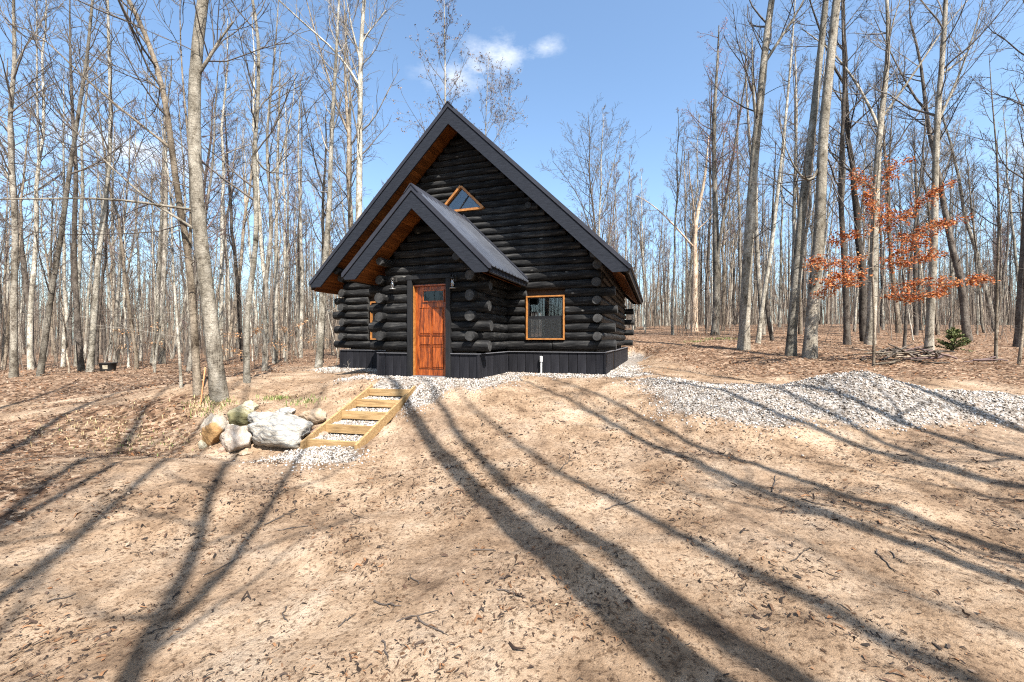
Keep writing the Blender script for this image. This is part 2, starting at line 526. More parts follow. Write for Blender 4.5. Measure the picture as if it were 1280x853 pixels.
CP = np.array([
 (0, 0, -.93), (0, 3, -.93), (-5, 0, -1.05), (5, 0, -.90), (-4, 4, -1.0), (4, 4, -.80), (0, 5.2, -.86), (8, 3, -.70), (-9, 4, -1.05), (-14, 8, -.9),
 (-8, -6, -1.0), (8, -6, -.8), (0, -10, -.9), (-20, -10, -1.1), (20, -10, -.6),
 (-3.36, 6.6, -.95), (-2.2, 6.4, -.9), (-2.6, 8.85, -.13), (-4.2, 6.9, -.94), (-4.7, 8.2, -.42), (-3.7, 8.7, -.2), (-5.4, 7.1, -.88), (-5.0, 6.4, -.95), (-4.4, 6.2, -.95), (-5.7, 6.4, -.95), (-4.0, 7.6, -.56), (-4.75, 7.55, -.55), (-5.3, 7.7, -.6),
 (0.0, 7.0, -.5), (0.3, 8.4, -.22), (2.0, 6.9, -.5), (2.4, 8.2, -.2), (4.4, 8.5, -.2), (4.0, 6.3, -.52), (-1.2, 7.6, -.42),
 (5, 11, -.02), (7, 9, -.15), (6, 13, .12), (9, 13, .28), (13, 13, .3), (11, 9.5, .0), (10, 6, -.45), (14, 8, -.2), (8, 15.5, .46),
 (10.7, 22, 1.05), (20, 20, .85), (13, 30, 1.45), (20, 45, 2.4), (40, 40, 2.2), (6, 30, 1.3), (0, 42, 1.2), (45, 20, .8), (60, 80, 3.0), (20, 80, 3.2), (0, 90, 2.0), (40, 110, 3.2),
 (-6, 8.5, -.36), (-8.5, 13.5, -.3), (-15, 13.3, -.35), (-10, 9, -.62), (-20, 20, -.5), (-12, 25, -.25), (-30, 40, -.8), (-12, 45, -.1), (-5, 14, -.06), (-6.2, 12, -.1), (-12, 6, -.88),
 (0, 22, .4), (-40, 20, -.9), (-60, 80, -.6), (-25, 90, .2), (-45, 110, 0), (-30, 5, -1.1), (30, 0, -.3), (0, -40, -1), (40, -30, -.5), (-40, -30, -1.2)])
MQ = 1.6
_d = np.sqrt(((CP[:, None, :2] - CP[None, :, :2]) ** 2).sum(-1) + MQ ** 2)
_A = np.zeros((len(CP) + 1,) * 2)
_A[:-1, :-1] = _d + 0.0
_A[-1, :-1] = 1; _A[:-1, -1] = 1
_w = np.linalg.solve(_A, np.append(CP[:, 2], 0))
def rbf(x, y):
    x = np.asarray(x, float); y = np.asarray(y, float)
    sh = x.shape
    xf, yf = x.ravel(), y.ravel()
    out = np.empty(len(xf))
    for i in range(0, len(xf), 20000):
        dd = np.sqrt((xf[i:i + 20000, None] - CP[None, :, 0]) ** 2 + (yf[i:i + 20000, None] - CP[None, :, 1]) ** 2 + MQ ** 2)
        out[i:i + 20000] = dd @ _w[:-1] + _w[-1]
    return out.reshape(sh)

def house_dist(x, y):
    s, d = to_house(np.asarray(x, float), np.asarray(y, float))
    def rd(x0, x1, y0, y1):
        qx = np.maximum(np.maximum(x0 - s, s - x1), 0); qy = np.maximum(np.maximum(y0 - d, d - y1), 0)
        return np.hypot(qx, qy)
    return np.minimum(rd(-W, W, 0, D), rd(SP - WP, SP + WP, -P, 0))

PILE = [(6.15, 7.35, 0.50, 1.0, 0.8), (7.9, 6.75, 0.34, 1.1, 0.75), (4.6, 7.7, 0.20, 1.3, 0.9), (5.2, 6.5, 0.14, 1.2, 0.7), (3.3, 8.6, 0.14, 0.9, 0.6), (3.9, 7.3, 0.11, 0.9, 0.6), (3.1, 7.4, 0.11, 0.8, 0.8), (3.5, 6.5, 0.11, 0.8, 0.55)]
def pile(x, y):
    v = 0
    for px, py, h, sx, sy in PILE:
        v = v + h * np.exp(-(((x - px) / sx) ** 2 + ((y - py) / sy) ** 2))
    return v

STEP0, STEP_AZ, STEP_L, STEP_RISE, STEP_W = np.array([-3.363, 6.782, -.795]), 0.2111, 1.968, 0.648, 1.0
SD = np.array([math.sin(STEP_AZ), math.cos(STEP_AZ)]); SW = np.array([math.cos(STEP_AZ), -math.sin(STEP_AZ)])
def step_uv(x, y):
    dx, dy = x - STEP0[0], y - STEP0[1]
    return dx * SD[0] + dy * SD[1], dx * SW[0] + dy * SW[1]

def ground(x, y, micro=True):
    x = np.asarray(x, float); y = np.asarray(y, float)
    z = rbf(x, y)
    hd = house_dist(x, y)
    w = 1 - sstep(0.35, 1.5, hd)
    z = z * (1 - w) + (-0.015 - 0.03 * np.clip(hd, 0, 2)) * w
    z = z + pile(x, y)
    # ground under the timber steps follows their slope, a little below the treads
    u, v = step_uv(x, y)
    m = sstep(-0.02, 0.05, u) * (1 - sstep(STEP_L * .94, STEP_L + 0.1, u)) * sstep(-0.05, 0.03, v) * (1 - sstep(STEP_W - 0.03, STEP_W + 0.05, v))
    zs = STEP0[2] - 0.20 + STEP_RISE * np.clip(u, 0, STEP_L) / STEP_L
    z = z * (1 - m) + zs * m
    if micro:
        near = 1 - sstep(14, 30, np.hypot(x, y))
        k = np.clip(hd * 1.2, 0.1, 1) * (0.35 + 0.65 * (1 - m))
        z = z + near * k * ((fbm(x * 1.5, y * 1.5, 3, 4) - 0.47) * 0.14 + (fbm(x * 4.2, y * 4.2, 9, 3) - 0.43) * 0.06)
        z = z + (1 - near) * (fbm(x * .25, y * .25, 5, 3) - 0.45) * 0.35
    return z

def gravel_mask(x, y):
    hd = house_dist(x, y)
    s, d = to_house(x, y)
    wob = (fbm(x * 1.3, y * 1.3, 21, 3) - 0.45)
    g = 1 - sstep(0.55, 0.95, hd + wob * 1.1)
    g = np.maximum(g, sstep(0.04, 0.16, pile(x, y) + wob * 0.14))
    u, v = step_uv(x, y)
    inside = (u > -0.02) & (u < STEP_L + .55) & (v > 0.0) & (v < STEP_W)
    g = np.maximum(g, inside * 1.0)
    foot = 1 - sstep(0.42, 0.66, np.hypot((u + 0.32) * 1.25, (v - 0.42) * 0.75) + wob * .5)
    g = np.maximum(g, foot)
    beside = 1 - sstep(0.25, 0.5, np.hypot((u - 1.75) * .7, (v - 1.35)) + wob * .4)
    return np.maximum(g, beside)

def litter_mask(x, y):
    """how thickly dead leaves lie: deep in the woods, thin on the raked sand"""
    n = (fbm(x * .7, y * .7, 31, 4) - 0.47) * 2
    a = sstep(13.0, 17.0, y + n * 2.5 - 0.06 * np.abs(x))
    left = sstep(3.4, 6.6, -x - 0.30 * y + 1.8 + n * 2.6) * 0.8
    right = np.maximum(sstep(6.5, 10.0, x - 0.15 * y + n * 3.0) * 0.8, sstep(8.4, 10.2, y + n * 1.6) * sstep(3.5, 6, x) * .85)
    patch = sstep(0.1, 0.5, n) * 0.30
    lit = np.maximum(np.maximum(a, left), np.maximum(right, patch))
    # two sandy wheel tracks of the lane on the left
    for off in (0.0, 1.5):
        t = np.abs((y - 8.9 - off) - (x + 8) * 0.20 + 0.35 * np.sin(x * .5)) 
        lit = np.where(x < -5.2, lit * (1 - 0.95 * (1 - sstep(0.22, 0.62, t + n * .15))), lit)
    return lit * (1 - gravel_mask(x, y) * 0.85)

def ground_material():
    m, t, b = nodemat('sandy ground')
    v = coords(t, (1, 1, 1))
    al = t.nodes.new('ShaderNodeAttribute'); al.attribute_name = 'litter'
    ag = t.nodes.new('ShaderNodeAttribute'); ag.attribute_name = 'gravel'
    ns = noise(t, v, 1.5, 10, 0.7)
    sand = ramp(t, ns.outputs['Fac'], [(0.33, (0.115, 0.074, 0.046)), (0.45, (0.25, 0.17, 0.108)), (0.56, (0.345, 0.25, 0.17)), (0.70, (0.415, 0.325, 0.24))])
    nd = noise(t, v, 26, 7, 0.72)
    dirt = ramp(t, nd.outputs['Fac'], [(0.38, (0.22, 0.18, 0.15)), (0.485, (1, 1, 1))])
    sand2 = mix(t, 0.8, sand.outputs['Color'], dirt.outputs['Color'], 'MULTIPLY')
    for (sc_, th_, cl_) in ((34, 0.16, (0.05, 0.032, 0.022)), (55, 0.14, (0.09, 0.055, 0.034)), (21, 0.07, (0.12, 0.07, 0.04))):
        dn_ = noise(t, v, sc_ * .4, 3, 0.6)
        av_ = t.nodes.new('ShaderNodeVectorMath'); av_.operation = 'MULTIPLY_ADD'
        t.links.new(dn_.outputs['Color'], av_.inputs[0]); av_.inputs[1].default_value = (0.09, 0.09, 0.09)
        t.links.new(v.outputs['Vector'], av_.inputs[2])
        vs_ = t.nodes.new('ShaderNodeTexVoronoi'); vs_.inputs['Scale'].default_value = sc_
        t.links.new(av_.outputs[0], vs_.inputs['Vector'])
        se_ = t.nodes.new('ShaderNodeSeparateColor'); t.links.new(vs_.outputs['Color'], se_.inputs['Color'])
        lt_ = t.nodes.new('ShaderNodeMath'); lt_.operation = 'LESS_THAN'; lt_.inputs[1].default_value = th_
        t.links.new(se_.outputs[0], lt_.inputs[0])
        ds_ = ramp(t, vs_.outputs['Distance'], [(0.22, (1, 1, 1)), (0.34, (0, 0, 0))])
        mm_ = t.nodes.new('ShaderNodeMath'); mm_.operation = 'MULTIPLY'
        t.links.new(lt_.outputs[0], mm_.inputs[0]); t.links.new(ds_.outputs['Color'], mm_.inputs[1])
        sand2 = mix(t, mm_.outputs[0], sand2.outputs['Color'], cl_)
    np_ = noise(t, v, 0.55, 10, 0.72)
    pr_ = ramp(t, np_.outputs['Fac'], [(0.46, (0, 0, 0)), (0.60, (1, 1, 1))])
    ng_ = noise(t, v, 11, 8, 0.8)
    gr_ = ramp(t, ng_.outputs['Fac'], [(0.42, (0.055, 0.036, 0.025)), (0.52, (0.175, 0.12, 0.082)), (0.64, (0.30, 0.22, 0.155))])
    fm_ = t.nodes.new('ShaderNodeMath'); fm_.operation = 'MULTIPLY'; fm_.inputs[1].default_value = 0.55
    t.links.new(pr_.outputs['Color'], fm_.inputs[0])
    sand2 = mix(t, fm_.outputs[0], sand2.outputs['Color'], gr_.outputs['Color'])
    vo = t.nodes.new('ShaderNodeTexVoronoi'); vo.inputs['Scale'].default_value = 16
    t.links.new(v.outputs['Vector'], vo.inputs['Vector'])
    sep = t.nodes.new('ShaderNodeSeparateColor')
    t.links.new(vo.outputs['Color'], sep.inputs['Color'])
    lf = ramp(t, sep.outputs[0], [(0.0, (0.03, 0.018, 0.012)), (0.3, (0.10, 0.06, 0.037)), (0.6, (0.19, 0.12, 0.078)), (0.85, (0.27, 0.19, 0.132)), (1.0, (0.36, 0.285, 0.215))])
    nl = noise(t, v, 1.4, 6, 0.6)
    lshade = ramp(t, nl.outputs['Fac'], [(0.3, (0.55, 0.5, 0.45)), (0.65, (1.15, 1.1, 1.05))])
    lf2 = mix(t, 1.0, lf.outputs['Color'], lshade.outputs['Color'], 'MULTIPLY')
    # break the litter edge with noise
    nb = noise(t, v, 5.0, 6, 0.7)
    ms = t.nodes.new('ShaderNodeMath'); ms.operation = 'MULTIPLY_ADD'
    t.links.new(nb.outputs['Fac'], ms.inputs[0]); ms.inputs[1].default_value = 1.5
    ms2 = t.nodes.new('ShaderNodeMath'); ms2.operation = 'ADD'; ms2.inputs[1].default_value = -1.25
    t.links.new(al.outputs['Fac'], ms.inputs[2]); t.links.new(ms.outputs[0], ms2.inputs[0])
    lr = ramp(t, ms2.outputs[0], [(0.0, (0, 0, 0)), (0.30, (1, 1, 1))])
    c1 = mix(t, lr.outputs['Color'], sand2.outputs['Color'], lf2.outputs['Color'])
    vg = t.nodes.new('ShaderNodeTexVoronoi'); vg.inputs['Scale'].default_value = 34
    t.links.new(v.outputs['Vector'], vg.inputs['Vector'])
    sg = t.nodes.new('ShaderNodeSeparateColor')
    t.links.new(vg.outputs['Color'], sg.inputs['Color'])
    gr = ramp(t, sg.outputs[0], [(0.0, (0.05, 0.04, 0.032)), (0.4, (0.19, 0.165, 0.14)), (1.0, (0.36, 0.33, 0.30))])
    gm = t.nodes.new('ShaderNodeMath'); gm.operation = 'MULTIPLY_ADD'
    t.links.new(nb.outputs['Fac'], gm.inputs[0]); gm.inputs[1].default_value = 1.2
    t.links.new(ag.outputs['Fac'], gm.inputs[2])
    gm2 = t.nodes.new('ShaderNodeMath'); gm2.operation = 'ADD'; gm2.inputs[1].default_value = -1.1
    t.links.new(gm.outputs[0], gm2.inputs[0])
    grr = ramp(t, gm2.outputs[0], [(0.0, (0, 0, 0)), (0.5, (1, 1, 1))])
    c2 = mix(t, grr.outputs['Color'], c1.outputs['Color'], gr.outputs['Color'])
    t.links.new(c2.outputs['Color'], b.inputs['Base Color'])
    b.inputs['Roughness'].default_value = 0.95
    b.inputs['Specular IOR Level'].default_value = 0.12
    nf = noise(t, v, 7, 10, 0.75)
    bump(t, b, nf.outputs['Fac'], 0.8, 0.08)
    return m

def build_ground():
    u = np.linspace(-4.2, 4.2, 345)
    xs = 3.4 * np.sinh(u) * 1.0
    q = np.linspace(-2.9, 4.3, 330)
    ys = 4.0 + 3.0 * np.sinh(q)
    X, Y = np.meshgrid(xs, ys)
    Z = ground(X, Y)
    V = np.stack([X, Y, Z], -1).reshape(-1, 3)
    ny, nx = X.shape
    i = np.arange(ny - 1)[:, None] * nx + np.arange(nx - 1)[None, :]
    F = np.stack([i, i + 1, i + nx + 1, i + nx], -1).reshape(-1, 4)
    me = np_mesh('ground', V, F, [ground_material()], attrs={'litter': litter_mask(X, Y).ravel(), 'gravel': gravel_mask(X, Y).ravel()})
    o = obj('ground', me)
    tag(o, 'pale sandy clearing with leaf litter running back under the woods', 'ground', kind='structure')
build_ground()

def px2w(u, v, z):
    return np.array([(u - CX) / FPX * z, z, CAMZ - (v - HY) / FPX * z])

# ------------------------------------------------------------------ log cabin
ZA, ZE, HH, OV = 6.985, 2.515, 4.566, 0.559        # main roof: apex, eave, half width, verge overhang
ZPA, ZPE, HP, LP = 4.124, 2.335, 1.809, 2.563      # porch roof
cabin = empty('log_cabin', (HX, HYW, 0), -HA)
tag(cabin, 'black stained log cabin with steep gable roof, entry porch and orange wooden door', 'cabin')

def log_mesh(L, r, seed):
    rng = np.random.default_rng(seed)
    S = 12
    n = max(4, int(L / 0.35) + 2)
    xs = np.concatenate([[-L / 2, -L / 2 + 0.018], np.linspace(-L / 2 + 0.08, L / 2 - 0.08, n), [L / 2 - 0.018, L / 2]])
    k = len(xs)
    th = np.arange(S) * 2 * np.pi / S + rng.random()
    taper = 1 + rng.uniform(-.06, .06) * xs / max(L, 1) * 2
    rr = r * taper[:, None] * (1 + rng.normal(0, .022, (k, 1)) + 0.045 * np.sin(2 * th + rng.random() * 6)[None, :] + rng.normal(0, .02, (k, S)))
    rr[0] *= 0.90; rr[-1] *= 0.90
    cy = 0.010 * np.sin(xs * 1.1 + rng.random() * 6)[:, None]; cz = 0.006 * np.sin(xs * 0.9 + rng.random() * 6)[:, None]
    V = np.stack([np.repeat(xs[:, None], S, 1), cy + rr * np.cos(th), cz + rr * np.sin(th)], -1).reshape(-1, 3)
    a = np.arange(k - 1)[:, None] * S + np.arange(S)[None, :]
    b = np.arange(k - 1)[:, None] * S + (np.arange(S)[None, :] + 1) % S
    Q = np.stack([a, b, b + S, a + S], -1).reshape(-1, 4)
    caps = np.array([np.arange(S)[::-1], (k - 1) * S + np.arange(S)])
    me = np_mesh('log', V, [Q, caps], [M['log'], M['log_end']], midx=[0] * len(Q) + [1, 1])
    me.polygons[len(Q)].use_smooth = False
    me.polygons[len(Q) + 1].use_smooth = False
    return me

_ls = [100]
def log(s0, s1, d0, d1, z, r=0.118, name='log'):
    _ls[0] += 1
    L = math.hypot(s1 - s0, d1 - d0)
    if L < 0.12: return
    o = obj(name, log_mesh(L, r, _ls[0]), cabin, ((s0 + s1) / 2, (d0 + d1) / 2, z), (0, 0, math.atan2(d1 - d0, s1 - s0)))
    return o

j = lambda a=.03: random.uniform(-a, a)
Z0, DZ = 0.70, 0.2175
DL = 0.10        # log axis behind the skirt plane
PR = 0.27        # how far passing logs stick out
SIDE = W - 0.18
def roof_under(s): return ZA - 0.54 - abs(s)
wins = [(1.95, 2.95, 0.83, 1.95), (-2.95, -1.95, 0.83, 1.95)]
# main front wall
for k in range(9):
    z = Z0 + k * DZ
    e = W + PR + j(.05) if k % 2 == 0 else SIDE - 0.02
    e = min(e, ZA - 0.54 - z - 0.16)
    for sg, inner in ((1, SP + WP - 0.15), (-1, -(SP - WP + 0.15))):
        wn = (1.95, 2.95) if (0.83 < z + .08 and z - .08 < 1.95) else None
        if wn:
            log(sg * inner, sg * (wn[0] - .0), DL, DL, z); log(sg * wn[1], sg * e, DL, DL, z)
        else:
            if k == 0 and sg == 1:
                log(sg * inner, 2.62, DL, DL, z); log(2.635, sg * e, DL, DL, z, 0.116)
            else:
                log(sg * inner, sg * e, DL, DL, z)
# inner part of the main wall above the porch opening and the gable
z = Z0 + 9 * DZ - 0.02
GW = (0.10, 4.34, 5.0)     # gable window: middle, sill, apex
while z < ZA - 0.72:
    e = ZA - 0.47 - z
    if z < 2.75: e = min(e, SIDE - .02)
    if GW[1] - .05 < z < GW[2]:
        h = GW[2] + 0.02 - z
        log(-e, GW[0] - h, DL, DL, z, 0.099); log(GW[0] + h, e, DL, DL, z, 0.099)
    else:
        log(-e, e, DL, DL, z, 0.099)
    z += 0.181
# side walls, rear wall
for sg in (-1, 1):
    for k in range(10):
        z = Z0 + k * DZ
        p = PR + 0.03 + j(.04) if k % 2 == 1 else -0.22
        log(sg * SIDE, sg * SIDE, DL - p, D - DL + (PR + .03 if k % 2 == 1 else -.22), z)
    log(sg * (SIDE - 0.04), sg * (SIDE - 0.04), -0.42, D + .35, Z0 + 9.85 * DZ, 0.108)
    log(sg * 2.0, sg * 2.0, -0.02, D, 4.28, 0.10, 'purlin')
log(0, 0, 0.2, D - .2, 6.25, 0.11, 'ridge_log')
RW = (-0.30, 0.28, 0.93, 2.06)
for k in range(9):
    z = Z0 + k * DZ
    e = W + PR + j(.05) if k % 2 == 0 else SIDE - 0.02
    e = min(e, ZA - 0.54 - z - 0.16)
    if RW[2] < z + .08 and z - .08 < RW[3]:
        log(-e, RW[0], D - DL, D - DL, z); log(RW[1], e, D - DL, D - DL, z)
    else:
        log(-e, e, D - DL, D - DL, z)
prism('rear_gable_panel', M['black'], cabin, [(-3.75, 2.55), (3.75, 2.55), (0, 6.35)], D - .16, D - .06)
# linings stop light between the logs
def lining(x0, x1, z0, z1, y=DL): box('wall_lining', M['interior'], cabin, x0, x1, y + .045, y + .075, z0, z1)
lining(SP + WP - .1, 1.93, .5, 2.6); lining(2.97, SIDE - .1, .5, 2.6); lining(1.93, 2.97, .5, .82); lining(1.93, 2.97, 1.96, 2.6)
lining(-SIDE + .1, -2.97, .5, 2.6); lining(-1.93, SP - WP + .1, .5, 2.6); lining(-2.97, -1.93, .5, .82); lining(-2.97, -1.93, 1.96, 2.6)
prism('gable_lining', M['interior'], cabin, [(-3.7, 2.605), (3.7, 2.605), (0, 6.33)], DL + .05, DL + .08)
for sg in (-1, 1):
    box('wall_lining', M['interior'], cabin, sg * SIDE - .02 - sg * .06, sg * SIDE + .02 - sg * .06, DL + .09, D - .2, .3, 2.62)
lining(-SIDE + .1, RW[0] - .02, .5, 2.6, D - DL - .12); lining(RW[1] + .02, SIDE - .1, .5, 2.6, D - DL - .12)
lining(RW[0] - .02, RW[1] + .02, .5, RW[2] - .01, D - DL - .12); lining(RW[0] - .02, RW[1] + .02, RW[3] + .01, 2.6, D - DL - .12)
box('cabin_floor', M['interior'], cabin, -SIDE, SIDE, .12, D - .1, .42, .47)

# porch walls
PD = -P + DL
DOOR = (-0.148, 0.678, 2.06)
for k in range(9):
    z = Z0 + k * DZ
    pe = WP + PR - .02 if k % 2 == 0 else WP - .17
    pe = min(pe, ZPA - 0.49 - z - 0.1)
    if z - .1 < DOOR[2] + .06:
        log(SP - pe + j(.03), DOOR[0] - .10, PD, PD, z); log(DOOR[1] + .10, SP + pe + j(.03), PD, PD, z)
    else:
        log(SP - pe, SP + pe, PD, PD, z)
    for sg in (-1, 1):
        d0 = PD - (PR + j(.04)) if k % 2 == 1 else PD + .12
        log(SP + sg * (WP - .15), SP + sg * (WP - .15), d0, DL - .1, z)
z = Z0 + 9 * DZ - .02
while z < ZPA - .66:
    e = ZPA - .43 - z
    log(SP - e, SP + e, PD, PD, z, 0.095)
    z += .18
for sg in (-1, 1):
    log(SP + sg * .96, SP + sg * .96, PD - .50, DL - .12, 2.60, 0.092, 'purlin')
box('wall_lining', M['interior'], cabin, SP - WP + .12, DOOR[0] - .14, PD + .04, PD + .07, .3, 2.5)
box('wall_lining', M['interior'], cabin, DOOR[1] + .14, SP + WP - .12, PD + .04, PD + .07, .3, 2.5)
box('wall_lining', M['interior'], cabin, DOOR[0] - .14, DOOR[1] + .14, PD + .04, PD + .07, 2.12, 2.5)
prism('gable_lining', M['interior'], cabin, [(SP - 1.05, 2.505), (SP + 1.05, 2.505), (SP, 3.55)], PD + .04, PD + .07)

# skirt boards, one by one, with a drip edge on top
def skirt_run(a, b, nx, ny, w=0.235):
    """boards from a to b (house coords), outward normal nx, ny"""
    a, b = np.array(a), np.array(b)
    L = np.linalg.norm(b - a); n = max(1, round(L / w)); u = (b - a) / L
    me = None
    bw = L / n
    bm = bmesh.new(); add_box(bm, -bw / 2 + .006, bw / 2 - .006, -.012, .012, -.32, ZS - .012, .004)
    me = bm_mesh('skirt_board', bm, M['skirt'])
    ang = math.atan2(u[1], u[0])
    for i in range(n):
        c = a + u * bw * (i + .5)
        obj('skirt_board', me, cabin, (c[0] + nx * (-.012 + random.uniform(0, .004)), c[1] + ny * (-.012 + random.uniform(0, .004)), 0), (0, 0, ang))
    bm = bmesh.new(); add_box(bm, 0, L, -.022, .008, -.3, ZS - .04)
    obj('skirt_backing', bm_mesh('skirt_backing', bm, M['deck']), cabin, (a[0] - nx * .05, a[1] - ny * .05, 0), (0, 0, ang))
    bm = bmesh.new(); add_box(bm, -.01, L + .01, -.035, .035, ZS - .008, ZS + .006)
    obj('drip_edge', bm_mesh('drip_edge', bm, M['drip']), cabin, (a[0], a[1], 0), (0, 0, ang))
skirt_run((SP + WP, 0), (W, 0), 0, -1)
skirt_run((-W, 0), (SP - WP, 0), 0, -1)
skirt_run((W, 0.02), (W, 2.0), 1, 0)
skirt_run((W + .035, 2.06), (W + .035, D), 1, 0)
skirt_run((-W, D), (-W, 0.02), -1, 0)
skirt_run((SP - WP, -P), (DOOR[0] - .12, -P), 0, -1)
skirt_run((DOOR[1] + .12, -P), (SP + WP, -P), 0, -1)
skirt_run((SP + WP, -P + .02), (SP + WP, -.03), 1, 0, .12)
skirt_run((SP - WP, -.03), (SP - WP, -P + .02), -1, 0, .2)
skirt_run((W, D), (-W, D), 0, 1)
for (s, d) in ((W - .01, .005), (SP + WP - .01, -P + .005), (SP - WP + .01, -P + .005), (-W + .01, .005)):
    box('corner_trim', M['skirt'], cabin, s - .025, s + .025, d - .025, d + .025, -.3, ZS - .014, .003)

# roofs
def gable_roof(sc, za, ze, hw, d0, d1, vt, fascia_t, rear):
    """sc ridge position, za/ze apex/eave heights of the top surface, vt total vertical depth, d0 front, d1 rear"""
    k = (za - ze) / hw
    for sg, nm in ((-1, 'left'), (1, 'right')):
        f = lambda x, off: (sc + sg * x, za - k * x - off)
        # ribbed metal sheet: ribs run down the slope
        n = int((d1 - d0) / 0.20)
        prof = []
        step = (d1 - d0) / n
        for i in range(n):
            y = d0 + i * step
            prof += [(y, 0), (y + step * .72, 0), (y + step * .80, .034), (y + step * .92, .034)]
        prof.append((d1, 0))
        V = []
        for (y, h) in prof:
            V.append((*f(0, -h), y)); V.append((*f(hw + .03, -h), y))
        for (y, h) in prof[::-1]:
            pass
        V = np.array(V)[:, [0, 2, 1]]
        m_ = len(prof)
        Q = np.array([(2 * i, 2 * i + 1, 2 * i + 3, 2 * i + 2) for i in range(m_ - 1)])
        V2 = V.copy(); V2[:, 2] -= .012
        Vv = np.vstack([V, V2]); off = len(V)
        Q2 = Q[:, ::-1] + off
        edge = np.array([(2 * i + 1, 2 * i + 1 + off, 2 * i + 3 + off, 2 * i + 3) for i in range(m_ - 1)])
        obj('roof_sheet', np_mesh('roof_sheet', Vv, [Q, Q2, edge], [M['roof']], smooth=False), cabin)
        # opaque dark slab added under the sheet to block light leaks
        prism('roof_core_slab', M['deck'], cabin, [f(0.0, .03), f(hw - .02, .03), f(hw - .03, vt - .30), f(0.0, vt - .17)], d0 + .03, d1 - .03)
        ends = [(d0, 1)] + ([(d1, -1)] if rear else [])
        for (dd, q) in ends:
            y = lambda a_, b_: (min(dd + q * a_, dd + q * b_), max(dd + q * a_, dd + q * b_))
            prism('verge_trim', M['cap'], cabin, [f(0, -.012), f(hw + .012, -.012), f(hw + .012, .07), f(hw - .03, .108), f(0, .108)], *y(-.03, .028))
            prism('fascia', M['fascia'], cabin, [f(0, .118), f(hw - .035, .118), f(hw - .075, .150), f(hw - .075 - (vt - .30) , .15 + (vt - .30) * 0 + .0), f(hw - .26, vt), f(0, vt)] if False else
                  [f(0, .135), f(hw - .03, .135), (sc + sg * (hw - .075), za - k * hw - .145), (sc + sg * (hw - vt + .145), za - k * hw - .145), f(0, vt)], *y(-.012, .026))
        # eave board along the side
        box('eave_board', M['fascia'], cabin, min(sc + sg * (hw - .05), sc + sg * (hw - .02)), max(sc + sg * (hw - .05), sc + sg * (hw - .02)), d0 + .035, d1 - .035, ze - .14, ze + .008)
        # soffit planks one by one (they run along the ridge direction)
        pw = 0.135
        sl = math.sqrt(1 + k * k)
        nn = int((hw - .12) * sl / pw)
        wall = {True: W, False: WP}[rear]
        meF = meL = None
        for i in range(nn):
            x0 = (i * pw + .004) / sl; x1 = (i * pw + pw - .004) / sl
            full = x1 > wall - .22
            spans = [(d0 + .03, d1 - .03)] if full else ([(d0 + .03, (DL if rear else PD))] + ([(D - DL, d1 - .03)] if rear else []))
            o_ = vt - .155 + random.uniform(0, .004)
            for (a, b) in spans:
                prism('soffit_plank', M['soffit'], cabin, [f(x0, o_ - .018), f(x1, o_ - .018), f(x1, o_), f(x0, o_)], a, b)
    # ridge cap
    prism('ridge_cap', M['cap'], cabin, [(sc - .17, za - .17 * k + .018), (sc - .02, za + .035), (sc + .02, za + .035), (sc + .17, za - .17 * k + .018), (sc + .17, za - .17 * k - .0), (sc, za + .012), (sc - .17, za - .17 * k - .0)], d0 - .045, d1 + (.045 if rear else -.005))
gable_roof(0, ZA, ZE, HH, -OV, D + OV, 0.54, 0.03, True)
gable_roof(SP, ZPA, ZPE, HP, -LP, -.01, 0.49, 0.03, False)
prism('wall_flashing', M['cap'], cabin, [(SP, ZPA + .05), (SP + HP, ZPE + .05), (SP + HP, ZPE + .10), (SP, ZPA + .10)], -.05, -.02)

# door
door = box('door', M['door'], cabin, DOOR[0], DOOR[1], PD + .0, PD + .045, 0.02, 2.05)
dm = bmesh.new()
cx0, cx1 = DOOR[0], DOOR[1]
dw = cx1 - cx0
for c in range(2):
    x0 = cx0 + .12 + c * (dw - .18) / 2; x1 = x0 + (dw - .18) / 2 - .06
    for (z0, z1) in ((.20, .66), (.72, .90), (.97, 1.55)):
        pb = bmesh.new()
        add_box(pb, x0, x1, PD - .014, PD + .01, z0, z1, .012)
        p_ = obj('door_panel', bm_mesh('door_panel', pb, M['door']), door)
        gb = bmesh.new()
        for (a, b_, c_, d_) in ((x0 - .022, x1 + .022, z0 - .022, z0 - .008), (x0 - .022, x1 + .022, z1 + .008, z1 + .022), (x0 - .022, x0 - .008, z0 - .007, z1 + .007), (x1 + .008, x1 + .022, z0 - .007, z1 + .007)):
            add_box(gb, a, b_, PD - .016, PD + .008, c_, d_, .004)
        obj('panel_moulding', bm_mesh('panel_moulding', gb, M['door']), door)
dm.free()
lx0, lx1, lz0, lz1 = .075, .575, 1.72, 1.94
box('door_glass', M['door_glass'], door, lx0, lx1, PD - .012, PD - .008, lz0, lz1)
box('glass_backing', M['sash'], door, lx0, lx1, PD - .006, PD - .002, lz0, lz1)
for a in ((lx0 - .03, lx1 + .03, lz0 - .03, lz0), (lx0 - .03, lx1 + .03, lz1, lz1 + .03), (lx0 - .03, lx0, lz0, lz1), (lx1, lx1 + .03, lz0, lz1)):
    box('glass_frame', M['door'], door, a[0], a[1], PD - .024, PD - .001, a[2], a[3], .003)
fr = box('door_frame', M['black'], cabin, DOOR[0] - .135, DOOR[0] - .02, -P - .045, PD + .06, -.02, 2.20, .004)
box('door_frame', M['black'], cabin, DOOR[1] + .02, DOOR[1] + .135, -P - .045, PD + .06, -.02, 2.20, .004)
box('door_frame', M['black'], cabin, DOOR[0] - .155, DOOR[1] + .155, -P - .055, PD + .06, 2.202, 2.29, .004)
